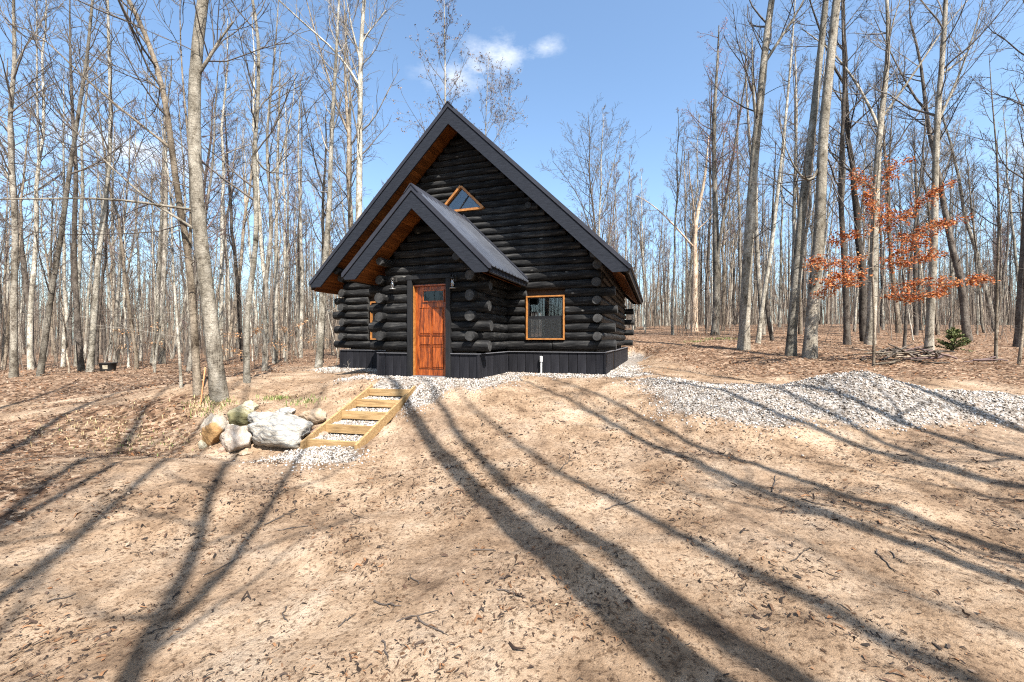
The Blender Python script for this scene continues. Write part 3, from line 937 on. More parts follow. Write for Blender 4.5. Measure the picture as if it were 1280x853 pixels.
box('door_head', M['black'], cabin, DOOR[0] - .02, DOOR[1] + .02, PD - .03, PD + .055, 2.085, 2.20)
box('door_jamb', M['trimwood'], cabin, DOOR[0] - .019, DOOR[0] - .002, PD - .075, PD + .05, .0, 2.084)  # paler wood on this side carries the jamb's sunlit look
box('door_jamb', M['door'], cabin, DOOR[1] + .002, DOOR[1] + .019, PD - .075, PD + .05, .0, 2.084)
box('door_jamb', M['door'], cabin, DOOR[0] - .0, DOOR[1] + .0, PD - .07, PD + .05, 2.054, 2.084)
box('door_sill', M['drip'], cabin, DOOR[0] - .02, DOOR[1] + .02, PD - .14, PD + .06, -.03, .014, .004)

# windows
def window(x0, x1, z0, z1, y, screen=True, lites=0):
    out = -1
    w = box('window', M['sash'], cabin, x0 + .04, x1 - .04, y + .012, y + .05, (z0 + z1) / 2 - .018, (z0 + z1) / 2 + .018)   # meeting rail
    t = .038
    for a in ((x0, x1, z0 - .0, z0 + t), (x0, x1, z1 - t, z1), (x0, x0 + t, z0 + t, z1 - t), (x1 - t, x1, z0 + t, z1 - t)):
        box('window_trim', M['trimwood'], w, a[0], a[1], y - .045, y + .10, a[2], a[3], .004)
    s0, s1, q0, q1 = x0 + t, x1 - t, z0 + t, z1 - t
    zm = (z0 + z1) / 2
    for (lo, hi, yy) in ((q0, zm - .018, .0), (zm + .018, q1, .018)):
        for a in ((s0, s1, lo, lo + .03), (s0, s1, hi - .025, hi), (s0, s0 + .03, lo + .03, hi - .025), (s1 - .03, s1, lo + .03, hi - .025)):
            box('sash_rail', M['sash'], w, a[0], a[1], y + .01 + yy, y + .045 + yy, a[2], a[3])
        box('pane', M['glass'], w, s0 + .03, s1 - .03, y + .03 + yy, y + .034 + yy, lo + .03, hi - .025)
    if screen:
        box('insect_screen', M['screen'], w, s0 + .002, s1 - .002, y + .004, y + .006, q0 + .002, zm - .02)
    return w
window(1.95, 2.95, .83, 1.95, 0.0)
window(-2.83, -1.95, .83, 1.95, 0.0)
# rear window with muntins, seen through the front one
rw = box('window', M['sash'], cabin, RW[0], RW[1], D - .1, D - .07, 1.34, 1.37)
for a in ((RW[0], RW[1], RW[2], RW[2] + .03), (RW[0], RW[1], RW[3] - .03, RW[3]), (RW[0], RW[0] + .03, RW[2] + .03, RW[3] - .03), (RW[1] - .03, RW[1], RW[2] + .03, RW[3] - .03)):
    box('window_trim', M['trimwood'], rw, a[0], a[1], D - .14, D - .02, a[2], a[3])
for xx in (RW[0] + .19, RW[0] + .39):
    box('window_bar', M['sash'], rw, xx - .011, xx + .011, D - .098, D - .072, RW[2] + .03, RW[3] - .03)
# triangular gable window
c, zb, zt = GW
h = zt - zb
gp = [(c - h, zb), (c + h, zb), (c, zt)]
gw = prism('gable_window', M['sash'], cabin, [(c - h + .1, zb + .03), (c + h - .1, zb + .03), (c, zt - .08)], .05, .07)
def bar(x0, z0, x1, z1, t, y0, y1, mat, nm, par):
    dx, dz = x1 - x0, z1 - z0
    L = math.hypot(dx, dz); nx, nz = -dz / L * t / 2, dx / L * t / 2
    return prism(nm, mat, par, [(x0 + nx, z0 + nz), (x1 + nx, z1 + nz), (x1 - nx, z1 - nz), (x0 - nx, z0 - nz)], y0, y1)
bar(c - h, zb, c, zt, .06, -.05, .1, M['trimwood'], 'window_trim', gw)
bar(c + .02, zt - .02, c + h, zb, .06, -.048, .098, M['trimwood'], 'window_trim', gw)
bar(c - h + .02, zb, c + h - .03, zb, .06, -.052, .096, M['trimwood'], 'window_trim', gw)
prism('pane', M['glass'], gw, [(c - h + .1, zb + .04), (c + h - .1, zb + .04), (c, zt - .06)], .02, .025)
bar(c - .05, zb + .05, c + .21, zt - .28, .03, .004, .018, M['sash'], 'window_bar', gw)  # slanted dark bar across the gable pane

# wall lamps by the door
def wall_lamp(s, z):
    bm = bmesh.new(); add_box(bm, s - .04, s + .04, -P - .045, -P - .005, z + .09, z + .22, .006)
    root = obj('wall_lamp', bm_mesh('wall_lamp', bm, M['lamp_metal']), cabin)
    bm = bmesh.new(); add_box(bm, s - .010, s + .010, -P - .15, -P - .04, z + .185, z + .205)
    obj('arm', bm_mesh('arm', bm, M['lamp_metal']), root)
    bm = bmesh.new(); lathe(bm, [(.012, z + .19), (.03, z + .18), (.06, z + .145), (.066, z + .13), (.045, z + .13)], s, -P - .15)
    obj('lamp_cap', bm_mesh('lamp_cap', bm, M['lamp_metal'], True), root)
    bm = bmesh.new(); lathe(bm, [(.040, z + .129), (.046, z + .05), (.046, z - .06)], s, -P - .15)
    obj('lamp_glass', bm_mesh('lamp_glass', bm, M['lamp_glass'], True), root)
    bm = bmesh.new(); lathe(bm, [(.012, z - .045), (.014, z + .08)], s, -P - .15, 10)
    obj('bulb', bm_mesh('bulb', bm, M['lamp_ring'], True), root)
    bm = bmesh.new(); lathe(bm, [(.05, z - .062), (.074, z - .068), (.074, z - .082), (.03, z - .085)], s, -P - .15)
    obj('base_ring', bm_mesh('base_ring', bm, M['lamp_ring'], True), root)
wall_lamp(-0.60, 2.07); wall_lamp(0.93, 2.03)

# conduit pipe by the skirt
bm = bmesh.new()
px_, py_ = from_house(2.36, -.06)
lathe(bm, [(.026, -.25), (.026, .27), (.040, .275), (.040, .40), (.030, .42), (.0001, .422)], 0, 0, 12)
pp = obj('vent_pipe', bm_mesh('vent_pipe', bm, M['pipe'], False), None, (px_, py_, 0))
tag(pp, 'short grey plastic pipe with wider cap standing against the black skirting', 'pipe')

# ------------------------------------------------------------------ timber steps
def step_top(u):
    k = np.clip(np.floor(u / (STEP_L * .235) + 1e-6), 0, 4)
    return STEP_RISE * k * .235
steps = empty('timber_steps', tuple(STEP0), -STEP_AZ)
tag(steps, 'pine timber garden steps filled with gravel leading up to the cabin door', 'steps')
SL = STEP_RISE / STEP_L
for i in range(5):
    y = i * STEP_L * .235; z = STEP_RISE * i * .235
    box('riser', M['lumber'], steps, .045, STEP_W - .045, y, y + .042, z - .125, z + .02, .004)
    if i < 4 or True:
        y1 = (i + 1) * STEP_L * .235 if i < 4 else STEP_L * .94 + .32
        o = box('gravel_tread', ground_material() if i == 0 else bpy.data.materials['tread gravel'], steps, .045, STEP_W - .045, y + .043, y1 - .001, z - .16, z - .004)
        if i == 0:
            o.data.materials[0].name = 'tread gravel'
            mt = o.data.materials[0].node_tree
            for n_ in mt.nodes:
                if n_.type == 'ATTRIBUTE':
                    v_ = mt.nodes.new('ShaderNodeValue'); v_.outputs[0].default_value = 1.0 if n_.attribute_name == 'gravel' else 0.0
                    for l_ in list(n_.outputs['Fac'].links):
                        mt.links.new(v_.outputs[0], l_.to_socket)
for x in (0.0, STEP_W - .042):
    bm = bmesh.new()
    vs = add_box(bm, x, x + .042, -.10, STEP_L + .03, -.14, .035, .003)
    for v in bm.verts:
        v.co.z += v.co.y * SL
    obj('stringer', bm_mesh('stringer', bm, M['lumber']), steps)

# ------------------------------------------------------------------ boulders
def boulder(name, label, u, v, wpx, hpx, z, mat, seed, depth=.8, group='boulders edging the bank'):
    rng = np.random.default_rng(seed)
    bm = bmesh.new(); bmesh.ops.create_icosphere(bm, subdivisions=5, radius=1)
    V = np.array([q.co[:] for q in bm.verts])
    nrm = rng.normal(size=(15, 3)); nrm /= np.linalg.norm(nrm, axis=1)[:, None]
    off = rng.uniform(.66, 1.0, 15)
    dots = V @ nrm.T
    rr = np.where(dots > .15, off[None, :] / np.maximum(dots, .15), 9)
    sm = -np.log(np.exp(-34 * np.minimum(rr, 1.3)).sum(1) + np.exp(-34 * 1.12)) / 34
    nz = (fbm(V[:, 0] * 2 + seed, V[:, 1] * 2 + V[:, 2] * 1.3, seed, 4) - .47) * .42 + (fbm(V[:, 0] * 7 + V[:, 2] * 5, V[:, 1] * 7, seed + 5, 3) - .44) * .15
    V = V * (sm + nz)[:, None]
    hw, hh = wpx / FPX * z / 2 * 1.1, hpx / FPX * z / 2 * 1.06
    ext = np.abs(V).max(0)
    V = V / ext * np.array([hw, hw * depth, hh])
    for q, c_ in zip(bm.verts, V): q.co = c_
    p = px2w(u, v + hpx * .06, z)
    gmin = float(min(ground(p[0] + a_, p[1] + b_) for a_ in (-hw * .5, 0, hw * .5) for b_ in (-hw * depth * .4, 0)))
    if p[2] - hh > gmin - .05: p[2] = gmin - .05 + hh
    o = obj(name, bm_mesh(name, bm, mat, True), None, tuple(p), (0, 0, 0))
    return tag(o, label, 'rock', group)
white = rock('white veined rock', (0.21, 0.188, 0.155), (0.35, 0.322, 0.278), (0.455, 0.425, 0.37), vein=(0.14, 0.145, 0.15))
pink = rock('pinkish granite', (0.22, 0.175, 0.135), (0.38, 0.31, 0.25), (0.48, 0.42, 0.35))
orange = rock('orange stained rock', (0.27, 0.22, 0.165), (0.38, 0.32, 0.25), (0.46, 0.40, 0.325), patch=(0.30, 0.17, 0.065))
mossy = rock('mossy rock', (0.10, 0.09, 0.045), (0.23, 0.205, 0.12), (0.38, 0.345, 0.24), patch=(0.13, 0.115, 0.05))
yellow = rock('yellowish rock', (0.24, 0.20, 0.125), (0.36, 0.315, 0.22), (0.45, 0.41, 0.32))
tan = rock('tan rock', (0.20, 0.14, 0.085), (0.33, 0.24, 0.16), (0.42, 0.33, 0.24))
brown = rock('brown flat rock', (0.18, 0.11, 0.08), (0.30, 0.20, 0.15), (0.40, 0.29, 0.22))
for a in (
 ('boulder', 'largest boulder of the bank, white with grey veins beside the timber steps', 348, 531, 76, 46, 7.05, white, 3, .75),
 ('boulder', 'upright boulder with an orange stain at the end of the rock row', 267, 531, 31, 42, 6.95, orange, 5, .9),
 ('boulder', 'blunt pinkish boulder between the orange stained and the white boulder', 295, 536, 39, 36, 6.85, pink, 8, .9),
 ('boulder', 'mossy yellow green boulder behind the pinkish one', 302, 513, 37, 29, 7.35, mossy, 11, .9),
 ('boulder', 'small yellowish rock on top behind the mossy boulder', 312, 502, 23, 19, 7.7, yellow, 13, .9),
 ('boulder', 'small whitish rock set behind the large white boulder', 355, 507, 27, 17, 7.6, white, 17, .9),
 ('boulder', 'rounded pale shoulder rock behind the large white boulder', 331, 510, 40, 24, 7.4, white, 19, .9),
 ('boulder', 'tan block of rock close to the side board of the steps', 393, 511, 33, 23, 7.55, tan, 23, .9),
 ('boulder', 'flat brown rock under the tan block beside the steps', 396, 525, 27, 16, 7.2, brown, 29, .9),
 ('boulder', 'small pale stone at the foot of the orange stained boulder', 254, 541, 12, 15, 6.85, yellow, 31, .9),
 ('boulder', 'small brown stone wedged under the pinkish boulder', 283, 551, 18, 12, 6.75, brown, 37, .9),
 ('boulder', 'small tan stone at the front corner of the large white boulder', 307, 551, 16, 11, 6.75, tan, 41, .9),
 ('boulder', 'pale flat rock between the orange stained and mossy boulders', 282, 516, 27, 21, 7.2, pink, 43, .9)):
    boulder(*a)

# ------------------------------------------------------------------ trees
def tubes(Pn, Rn, S):
    Nn, K, _ = Pn.shape
    T = np.gradient(Pn, axis=1)
    T /= np.linalg.norm(T, axis=2, keepdims=True) + 1e-9
    mean = Pn[:, -1] - Pn[:, 0]
    ref = np.where((np.abs(mean[:, 2:3]) > 0.8 * np.linalg.norm(mean, axis=1, keepdims=True)), np.array([[1., 0, 0]]), np.array([[0, 0, 1.]]))
    U = np.cross(T, ref[:, None, :]); U /= np.linalg.norm(U, axis=2, keepdims=True) + 1e-9
    Vv = np.cross(T, U)
    th = np.arange(S) * 2 * np.pi / S
    X = Pn[:, :, None, :] + Rn[:, :, None, None] * (np.cos(th)[None, None, :, None] * U[:, :, None, :] + np.sin(th)[None, None, :, None] * Vv[:, :, None, :])
    base = (np.arange(Nn)[:, None, None] * K + np.arange(K - 1)[None, :, None]) * S
    a = base + np.arange(S)[None, None, :]; b = base + (np.arange(S)[None, None, :] + 1) % S
    Q = np.stack([a, b, b + S, a + S], -1).reshape(-1, 4)
    return X.reshape(-1, 3), Q

def merge(parts):
    vs, fs, o = [], [], 0
    for v, f in parts:
        vs.append(v); fs.append(f + o); o += len(v)
    return np.vstack(vs), np.vstack(fs)

def spawn(rng, Pn, Rn, n, t0, t1, length, ang, K, up, wig, rr, rmin, tipk=.3, bias=None):
    Nn, K0, _ = Pn.shape
    idx = np.repeat(np.arange(Nn), n)
    t = (np.tile((np.arange(n) + .5) / n, Nn) + rng.uniform(-.5, .5, Nn * n) / n)
    t = t0 + (t1 - t0) * np.clip(t, 0, 1)
    f = t * (K0 - 1); i = np.clip(f.astype(int), 0, K0 - 2); fr = (f - i)[:, None]
    pos = Pn[idx, i] * (1 - fr) + Pn[idx, i + 1] * fr
    rad = Rn[idx, i] * (1 - fr[:, 0]) + Rn[idx, i + 1] * fr[:, 0]
    d = Pn[idx, i + 1] - Pn[idx, i]; d /= np.linalg.norm(d, axis=1, keepdims=True) + 1e-9
    r = rng.normal(size=d.shape)
    if bias is not None: r = r + bias
    pr = r - (r * d).sum(1, keepdims=True) * d; pr /= np.linalg.norm(pr, axis=1, keepdims=True) + 1e-9
    a = np.clip(ang + rng.normal(0, .2, len(idx)), .15, 1.6)[:, None]
    dd = np.cos(a) * d + np.sin(a) * pr
    L = length(t, rng, idx)
    out = np.empty((len(idx), K, 3)); out[:, 0] = pos
    for k in range(1, K):
        dd = dd + np.array([0, 0, up]) + rng.normal(0, wig, dd.shape)
        dd /= np.linalg.norm(dd, axis=1, keepdims=True)
        out[:, k] = out[:, k - 1] + dd * (L / (K - 1))[:, None]
    r0 = np.maximum(np.minimum(rad * rr, .011 * L + .006), rmin)
    R_ = r0[:, None] * np.linspace(1, tipk, K)[None, :]
    return out, np.maximum(R_, rmin * .7), t

def resample(pts, K, power=1.0):
    pts = np.asarray(pts, float)
    seg = np.linalg.norm(np.diff(pts, axis=0), axis=1)
    cum = np.concatenate([[0], np.cumsum(seg)])
    s = np.linspace(0, 1, K) ** power * cum[-1]
    o = np.stack([np.interp(s, cum, pts[:, i]) for i in range(3)], 1)
    for _ in range(2):
        o[1:-1] = o[1:-1] * .5 + (o[:-2] + o[2:]) * .25
    return o

def trunk_radii(pts, r0, tip=.12, flare=.55):
    seg = np.concatenate([[0], np.cumsum(np.linalg.norm(np.diff(pts, axis=0), axis=1))])
    t = seg / seg[-1]
    return r0 * ((1 - t) ** .75 * (1 - tip) + tip) * (1 + flare * np.exp(-seg / .22))

def tree_arrays(rng, stems, crown, n1, len1, n2=7, n3=5, ang=.8, up=.07, min_twig=.0045, dead=0, l2=.42, l3=.4, sides=9):
    """stems: list of (pts, radii). Returns trunk arrays and crown arrays, and twig tips"""
    tr = [tubes(p[None], r[None], sides) for p, r in stems]
    cr = []; tips = []
    for q, (p, r) in enumerate(stems):
        c0 = crown if q == 0 else .1
        nn = n1 if q == 0 else max(5, n1 // 2)
        P1, R1, t = spawn(rng, p[None], r[None], nn, c0, .99, lambda t, g, i: len1 * (1.05 - .7 * (t - c0) / (1.0001 - c0)) * g.uniform(.55, 1.15, len(t)), ang, 7, up, .11, .5, .010)
        cr.append(tubes(P1, R1, 4))
        L1 = np.linalg.norm(P1[:, -1] - P1[:, 0], axis=1)
        if n2:
            P2, R2, t2 = spawn(rng, P1, R1, n2, .22, .98, lambda t, g, i: L1[i] * l2 * (1.15 - .6 * t) * g.uniform(.5, 1.2, len(t)), .75, 5, up * .8, .14, .6, .0065)
            cr.append(tubes(P2, R2, 3))
            L2 = np.linalg.norm(P2[:, -1] - P2[:, 0], axis=1)
            tips.append(P2[:, -1])
            if n3:
                P3, R3, _ = spawn(rng, P2, R2, n3, .2, 1.0, lambda t, g, i: np.maximum(.12, L2[i] * l3) * g.uniform(.5, 1.25, len(t)), .65, 4, .05, .16, .6, min_twig)
                cr.append(tubes(P3, R3, 3))
                tips.append(P3[:, -1])
        # small dead twigs on the clear bole
        if dead and q == 0:
            P1, R1, t = spawn(rng, p[None], r[None], dead, .12, c0 + .1, lambda t, g, i: g.uniform(.25, 1.5, len(t)), 1.25, 5, .0, .14, .14, .005)
            cr.append(tubes(P1, R1, 3))
            P2, R2, _ = spawn(rng, P1, R1, 3, .3, .95, lambda t, g, i: g.uniform(.15, .5, len(t)), .7, 3, 0, .15, .5, .004)
            cr.append(tubes(P2, R2, 3))
    return merge(tr), merge(cr), np.vstack(tips)

def make_tree(name, label, arrays, base, mats, group=None, cat='tree', buds=None):
    root = empty(name, tuple(base))
    tag(root, label, cat, group)
    (tv, tf), (cv, cf), tips = arrays
    t_ = obj('trunk', np_mesh('trunk', tv - base, tf, [mats[0]]), root)
    c_ = obj('crown', np_mesh('crown', cv - base, cf, [mats[1]]), root)
    if buds is not None:
        n, size, cmat = buds
        rng = np.random.default_rng(len(tips))
        q = tips[rng.integers(0, len(tips), n)] + rng.normal(0, .05, (n, 3)) - base
        A = rng.normal(size=(n, 3)); A /= np.linalg.norm(A, axis=1)[:, None]
        B = np.cross(A, rng.normal(size=(n, 3))); B /= np.linalg.norm(B, axis=1)[:, None]
        s = size * rng.uniform(.5, 1.3, (n, 1))
        V = np.stack([q - A * s, q + B * s * .5, q + A * s, q - B * s * .5], 1).reshape(-1, 3)
        F = np.arange(4 * n).reshape(-1, 4)
        obj('buds', np_mesh('buds', V, F, [cmat]), c_)
    return root

def hit(u, v):
    """where the ray of a photo pixel meets the ground"""
    zz = np.linspace(4, 70, 1400)
    x = (u - CX) / FPX * zz; Z = CAMZ - (v - HY) / FPX * zz
    g = ground(x, zz, False)
    below = np.nonzero(Z < g)[0]
    return zz[below[0]] if len(below) else 30.0

M['bud_brown'] = simple('brown catkin', [(0.3, (0.10, 0.07, 0.06)), (0.7, (0.2, 0.15, 0.12))], 4, bumps=0)
M['bud_red'] = simple('red maple bud', [(0.3, (0.22, 0.09, 0.09)), (0.7, (0.33, 0.15, 0.14))], 4, bumps=0)

# (label, pixel path base to top, base width px, height m, bark, twig, crown start, limbs, limb length, extra stems, opts)
HERO = [
 ('thick pale grey tree standing right behind the boulders', [(275,498),(272,460),(266,404),(258,318),(251,276),(246,240),(241,158),(238,93),(243,28),(249,0)], 20, 19, 'bark_light', 'twig_dark', .42, 18, 3.6,
   [[(250,276),(222,262),(170,254),(130,255),(80,260),(0,264)], [(252,283),(228,272),(200,262),(175,235),(152,215),(110,170)], [(246,85),(258,72),(272,48),(290,25)]], dict(dead=5)),
 ('slender tree with a bent leaning crown just left of the thick tree by the boulders', [(248,493),(246,460),(241,404),(233,312),(226,269),(220,222),(217,180),(208,113),(197,70),(174,17),(158,-6)], 10.5, 13, 'bark_tan', 'twig_grey', .42, 16, 2.4,
   [[(236,340),(233,230),(224,169),(211,127),(198,60),(186,0),(178,-60)], [(208,120),(190,105),(172,92)], [(222,195),(195,170),(120,110),(75,62),(50,34),(38,48)]], dict(dead=8)),
 ('thin white sapling in front of the bent leaning tree', [(227,484),(226,450),(225,404),(221,328),(224,250),(216,180)], 4, 7, 'bark_pale', 'twig_pale', .4, 12, 1.0, [], dict(dead=6)),
 ('straight pale trunk crossing a dark one beside the black fire barrel', [(112,464),(116,404),(123,318),(128,266),(130,220),(131,180),(131,98),(129,42),(127,-5)], 9, 17, 'bark_pale', 'twig_grey', .4, 20, 2.6, [], dict(dead=8)),
 ('dark slim trunk leaning against the pale trunk by the fire barrel', [(102,464),(98,404),(93,335),(92,286),(96,220),(92,160),(88,100)], 9, 14, 'bark_dark', 'twig_dark', .5, 16, 2.0, [], dict(dead=6)),
 ('grey tree curving strongly to the right as it rises at the lane edge', [(49,470),(56,417),(66,351),(77,286),(85,225),(96,174),(105,118),(111,70),(117,28),(122,-6)], 9, 16, 'bark_grey', 'twig_grey', .4, 18, 2.6, [[(60,390),(66,330),(72,290),(80,250)]], dict(dead=8)),
 ('pale grey tree forking high up at the far end of the lane edge', [(17,471),(16,351),(18,285),(15,220),(13,141),(17,107),(21,79),(18,0),(16,-40)], 11, 16, 'bark_grey', 'twig_grey', .38, 18, 2.6, [[(20,85),(28,55),(36,28),(40,-10)], [(18,235),(6,215),(-4,205)]], dict(dead=8)),
 ('short straight grey trunk standing alone across the lane', [(203,456),(203,384),(205,300),(207,220),(205,140)], 8, 15, 'bark_grey', 'twig_grey', .45, 18, 2.2, [], dict(dead=8)),
 ('spindly pale trunk beyond the fire barrel', [(139,451),(141,351),(140,250),(143,150)], 6.5, 15, 'bark_pale', 'twig_grey', .45, 16, 2.0, [], dict(dead=6)),
 ('crooked pale tree with a kinked stem near the boulders', [(309,478),(308,417),(308,397),(312,371),(319,325),(321,266),(314,216),(311,183),(319,135),(314,98),(318,42),(308,-6)], 8, 13, 'bark_pale', 'twig_grey', .33, 22, 2.2, [[(310,195),(325,215),(336,228),(340,170),(352,120),(349,60)]], dict(dead=8)),
 ('slim S shaped grey tree beside the kinked pale tree', [(331,464),(331,381),(332,341),(341,308),(339,233),(334,180),(340,120),(346,60),(350,-5)], 6.5, 14, 'bark_grey', 'twig_grey', .38, 20, 2.2, [], dict(dead=8)),
 ('straight slim pale trunk in the thicket between the S shaped tree and the cabin', [(344,454),(346,348),(347,266),(347,200),(349,120)], 6.5, 15, 'bark_pale', 'twig_pale', .42, 18, 2.0, [], dict(dead=6)),
 ('smooth white trunk rising beside the cabin eave', [(398,460),(403,384),(406,341),(411,298),(415,233),(416,200),(419,140),(424,80)], 8.5, 15, 'bark_pale', 'twig_pale', .5, 16, 2.0, [], dict(dead=5)),
 ('thin knotty pale trunk behind the white one at the eave', [(375,447),(378,364),(375,266),(372,180),(376,100)], 5.5, 15, 'bark_pale', 'twig_grey', .42, 18, 2.2, [], dict(dead=6)),
 ('big pale trunk with furrowed grey bark standing between two large trees at the back clearing', [(929,437),(931,377),(932.5,326),(935.6,263),(940,200),(944,158),(949.6,112),(952,70),(958,14),(962,-10)], 14, 20, 'bark_light', 'twig_dark', .5, 18, 3.2, [[(947,160),(938,140),(934,110),(930,60)], [(951,90),(966,60),(985,30),(1000,-5)]], dict(dead=10)),
 ('left trunk of the tall leaning pair on the right clearing', [(988,446),(992.6,390),(999,326),(1005,263),(1013,200),(1020.5,155),(1029,84),(1036,28),(1040,-10)], 12.6, 20, 'bark_pale', 'twig_dark', .55, 16, 3.0, [], dict(dead=5)),
 ('right and thicker trunk of the tall leaning pair on the right clearing', [(1011.6,448),(1018,374),(1027,295),(1030.6,231),(1036,141),(1044.4,70),(1050,0),(1053,-20)], 16.5, 21, 'bark_light', 'twig_dark', .55, 16, 3.2, [[(1036,190),(1020,230),(1000,215),(985,180)]], dict(dead=5)),
 ('slender pale tree leaning right, next to the furrowed big trunk', [(947,429),(953,377),(962.5,311),(969,247),(975,200),(983,120),(990,40)], 6, 15, 'bark_pale', 'twig_grey', .5, 16, 2.0, [], dict(dead=6)),
 ('short dark curved stem near the slender pale leaning tree', [(966,425),(960,400),(957,370),(963,330),(966,280)], 5, 9, 'bark_dark', 'twig_dark', .5, 12, 1.4, [], dict(dead=6)),
 ('mottled straight trunk with mossy foot beside the green patch', [(893.5,419),(896,358),(894.5,295),(893,231),(892,150),(895,90)], 9.5, 16, 'bark_grey', 'twig_red', .45, 22, 2.8, [[(894,330),(900,260),(903,190),(907,110)]], dict(dead=8, buds=(1600, .03, 'bud_red'))),
 ('dead tree with bleached bare limbs spreading behind the cabin corner', [(868,404),(869,327),(868,290),(874,255),(880,231),(884,190)], 8, 14, 'deadwood', 'twig_pale', .5, 10, 2.6, [[(866,310),(850,290),(830,268),(804,247),(795,244)], [(869,300),(864,260),(852,225),(846,205)], [(872,290),(884,276),(892,262)]], dict(dead=3)),
 ('forked grey tree behind the coppery leaved sapling', [(1087,431),(1089,380),(1091,331),(1093.6,265),(1097,205),(1102,146),(1109,107),(1113,65),(1115,37),(1112,-5)], 13, 17, 'bark_light', 'twig_grey', .42, 16, 3.0, [[(1100,158),(1096,130),(1089.5,96),(1075,51),(1058,17),(1045,-10)], [(1114,45),(1120,20),(1127,-8)], [(1104,150),(1122,118),(1140,85),(1160,45),(1180,20)], [(1092,240),(1070,225),(1045,205)]], dict(dead=6)),
 ('straight tall grey trunk above the brush heap', [(1161,442),(1162.5,380),(1164,330),(1167,265),(1169,200),(1171,169),(1175,112),(1181,56),(1184,0),(1186,-15)], 11.5, 18, 'bark_light', 'twig_grey', .42, 18, 3.0, [[(1176,150),(1195,105),(1215,50),(1228,0)], [(1180,95),(1210,70),(1240,40)]], dict(dead=6)),
 ('greenish thin sapling trunk right of the evergreen shrub', [(1244.6,452),(1243,364),(1241,280),(1240,200),(1236,120)], 5, 9, 'bark_tan', 'twig_dark', .35, 16, 1.7, [], dict(dead=10)),
 ('thin greenish trunk beside the dark broad stump', [(1273,456),(1277,400),(1280,330),(1284,250)], 5, 9, 'bark_tan', 'twig_dark', .4, 14, 1.7, [], dict(dead=8)),
 ('broad dark trunk with spreading root at the edge of the woods', [(1276,434),(1279,380),(1284,300),(1288,200)], 17, 16, 'bark_dark', 'twig_dark', .4, 18, 3.2, [], dict(dead=8)),
 ('dark trunk between the leaning pair and the forked grey tree', [(1059,431),(1057,364),(1052,300),(1048,240),(1052,160)], 9, 15, 'bark_dark', 'twig_dark', .42, 18, 2.4, [], dict(dead=8)),
 ('thin dark stem leaning right near the brush heap', [(1130,437),(1134,385),(1140,330),(1150,260),(1160,190)], 4.5, 10, 'bark_dark', 'twig_dark', .4, 14, 1.6, [], dict(dead=6)),
 ('tall white aspen with a forked top rising behind the cabin eave', None, 10.5, 18, 'bark_pale', 'twig_pale', .45, 20, 2.6, [], {}),
 ('slim aspen dotted with catkins rising above the cabin ridge', None, 4, 20, 'bark_pale', 'twig_grey', .42, 30, 4.2, [], dict(buds=(3600, .05, 'bud_brown'))),
 ('small thin aspen beside the catkin dotted one above the roof', None, 2.6, 18, 'bark_pale', 'twig_grey', .42, 24, 3.6, [], dict(buds=(2200, .055, 'bud_brown'))),
 ('spreading round crowned tree standing clear above the cabin roof slope', None, 3.6, 16, 'bark_dark', 'twig_dark', .33, 26, 5.2, [], dict(up=.06, n2=8, twig=.012)),
]
BEHIND = {28: (16.0, [(446,455),(448,340),(449,236),(449,169),(450,113),(450,70),(452,40),(456,-5)], [[(450,112),(436,82),(418,64),(395,50),(340,0),(330,-12)], [(452,55),(460,37),(470,20),(478,3)], [(449,70),(443,45),(436,0)]]),
          29: (27.0, [(556,418),(556,260),(556,130),(556,70),(555,0),(554,-20)], []),
          30: (30.0, [(606,420),(607,260),(607,150),(610,90),(611,70)], [[(607,170),(618,130),(626,100)], [(606,200),(632,150),(640,110)]]),
          31: (38.0, [(746,415),(745,340),(744,284),(739,238),(736,219),(738,180),(735,140)], [[(740,245),(728,205),(718,170)], [(741,240),(752,195),(765,160)], [(745,330),(735,276),(721,242),(698,213),(690,205)]])}
hero_xy = []
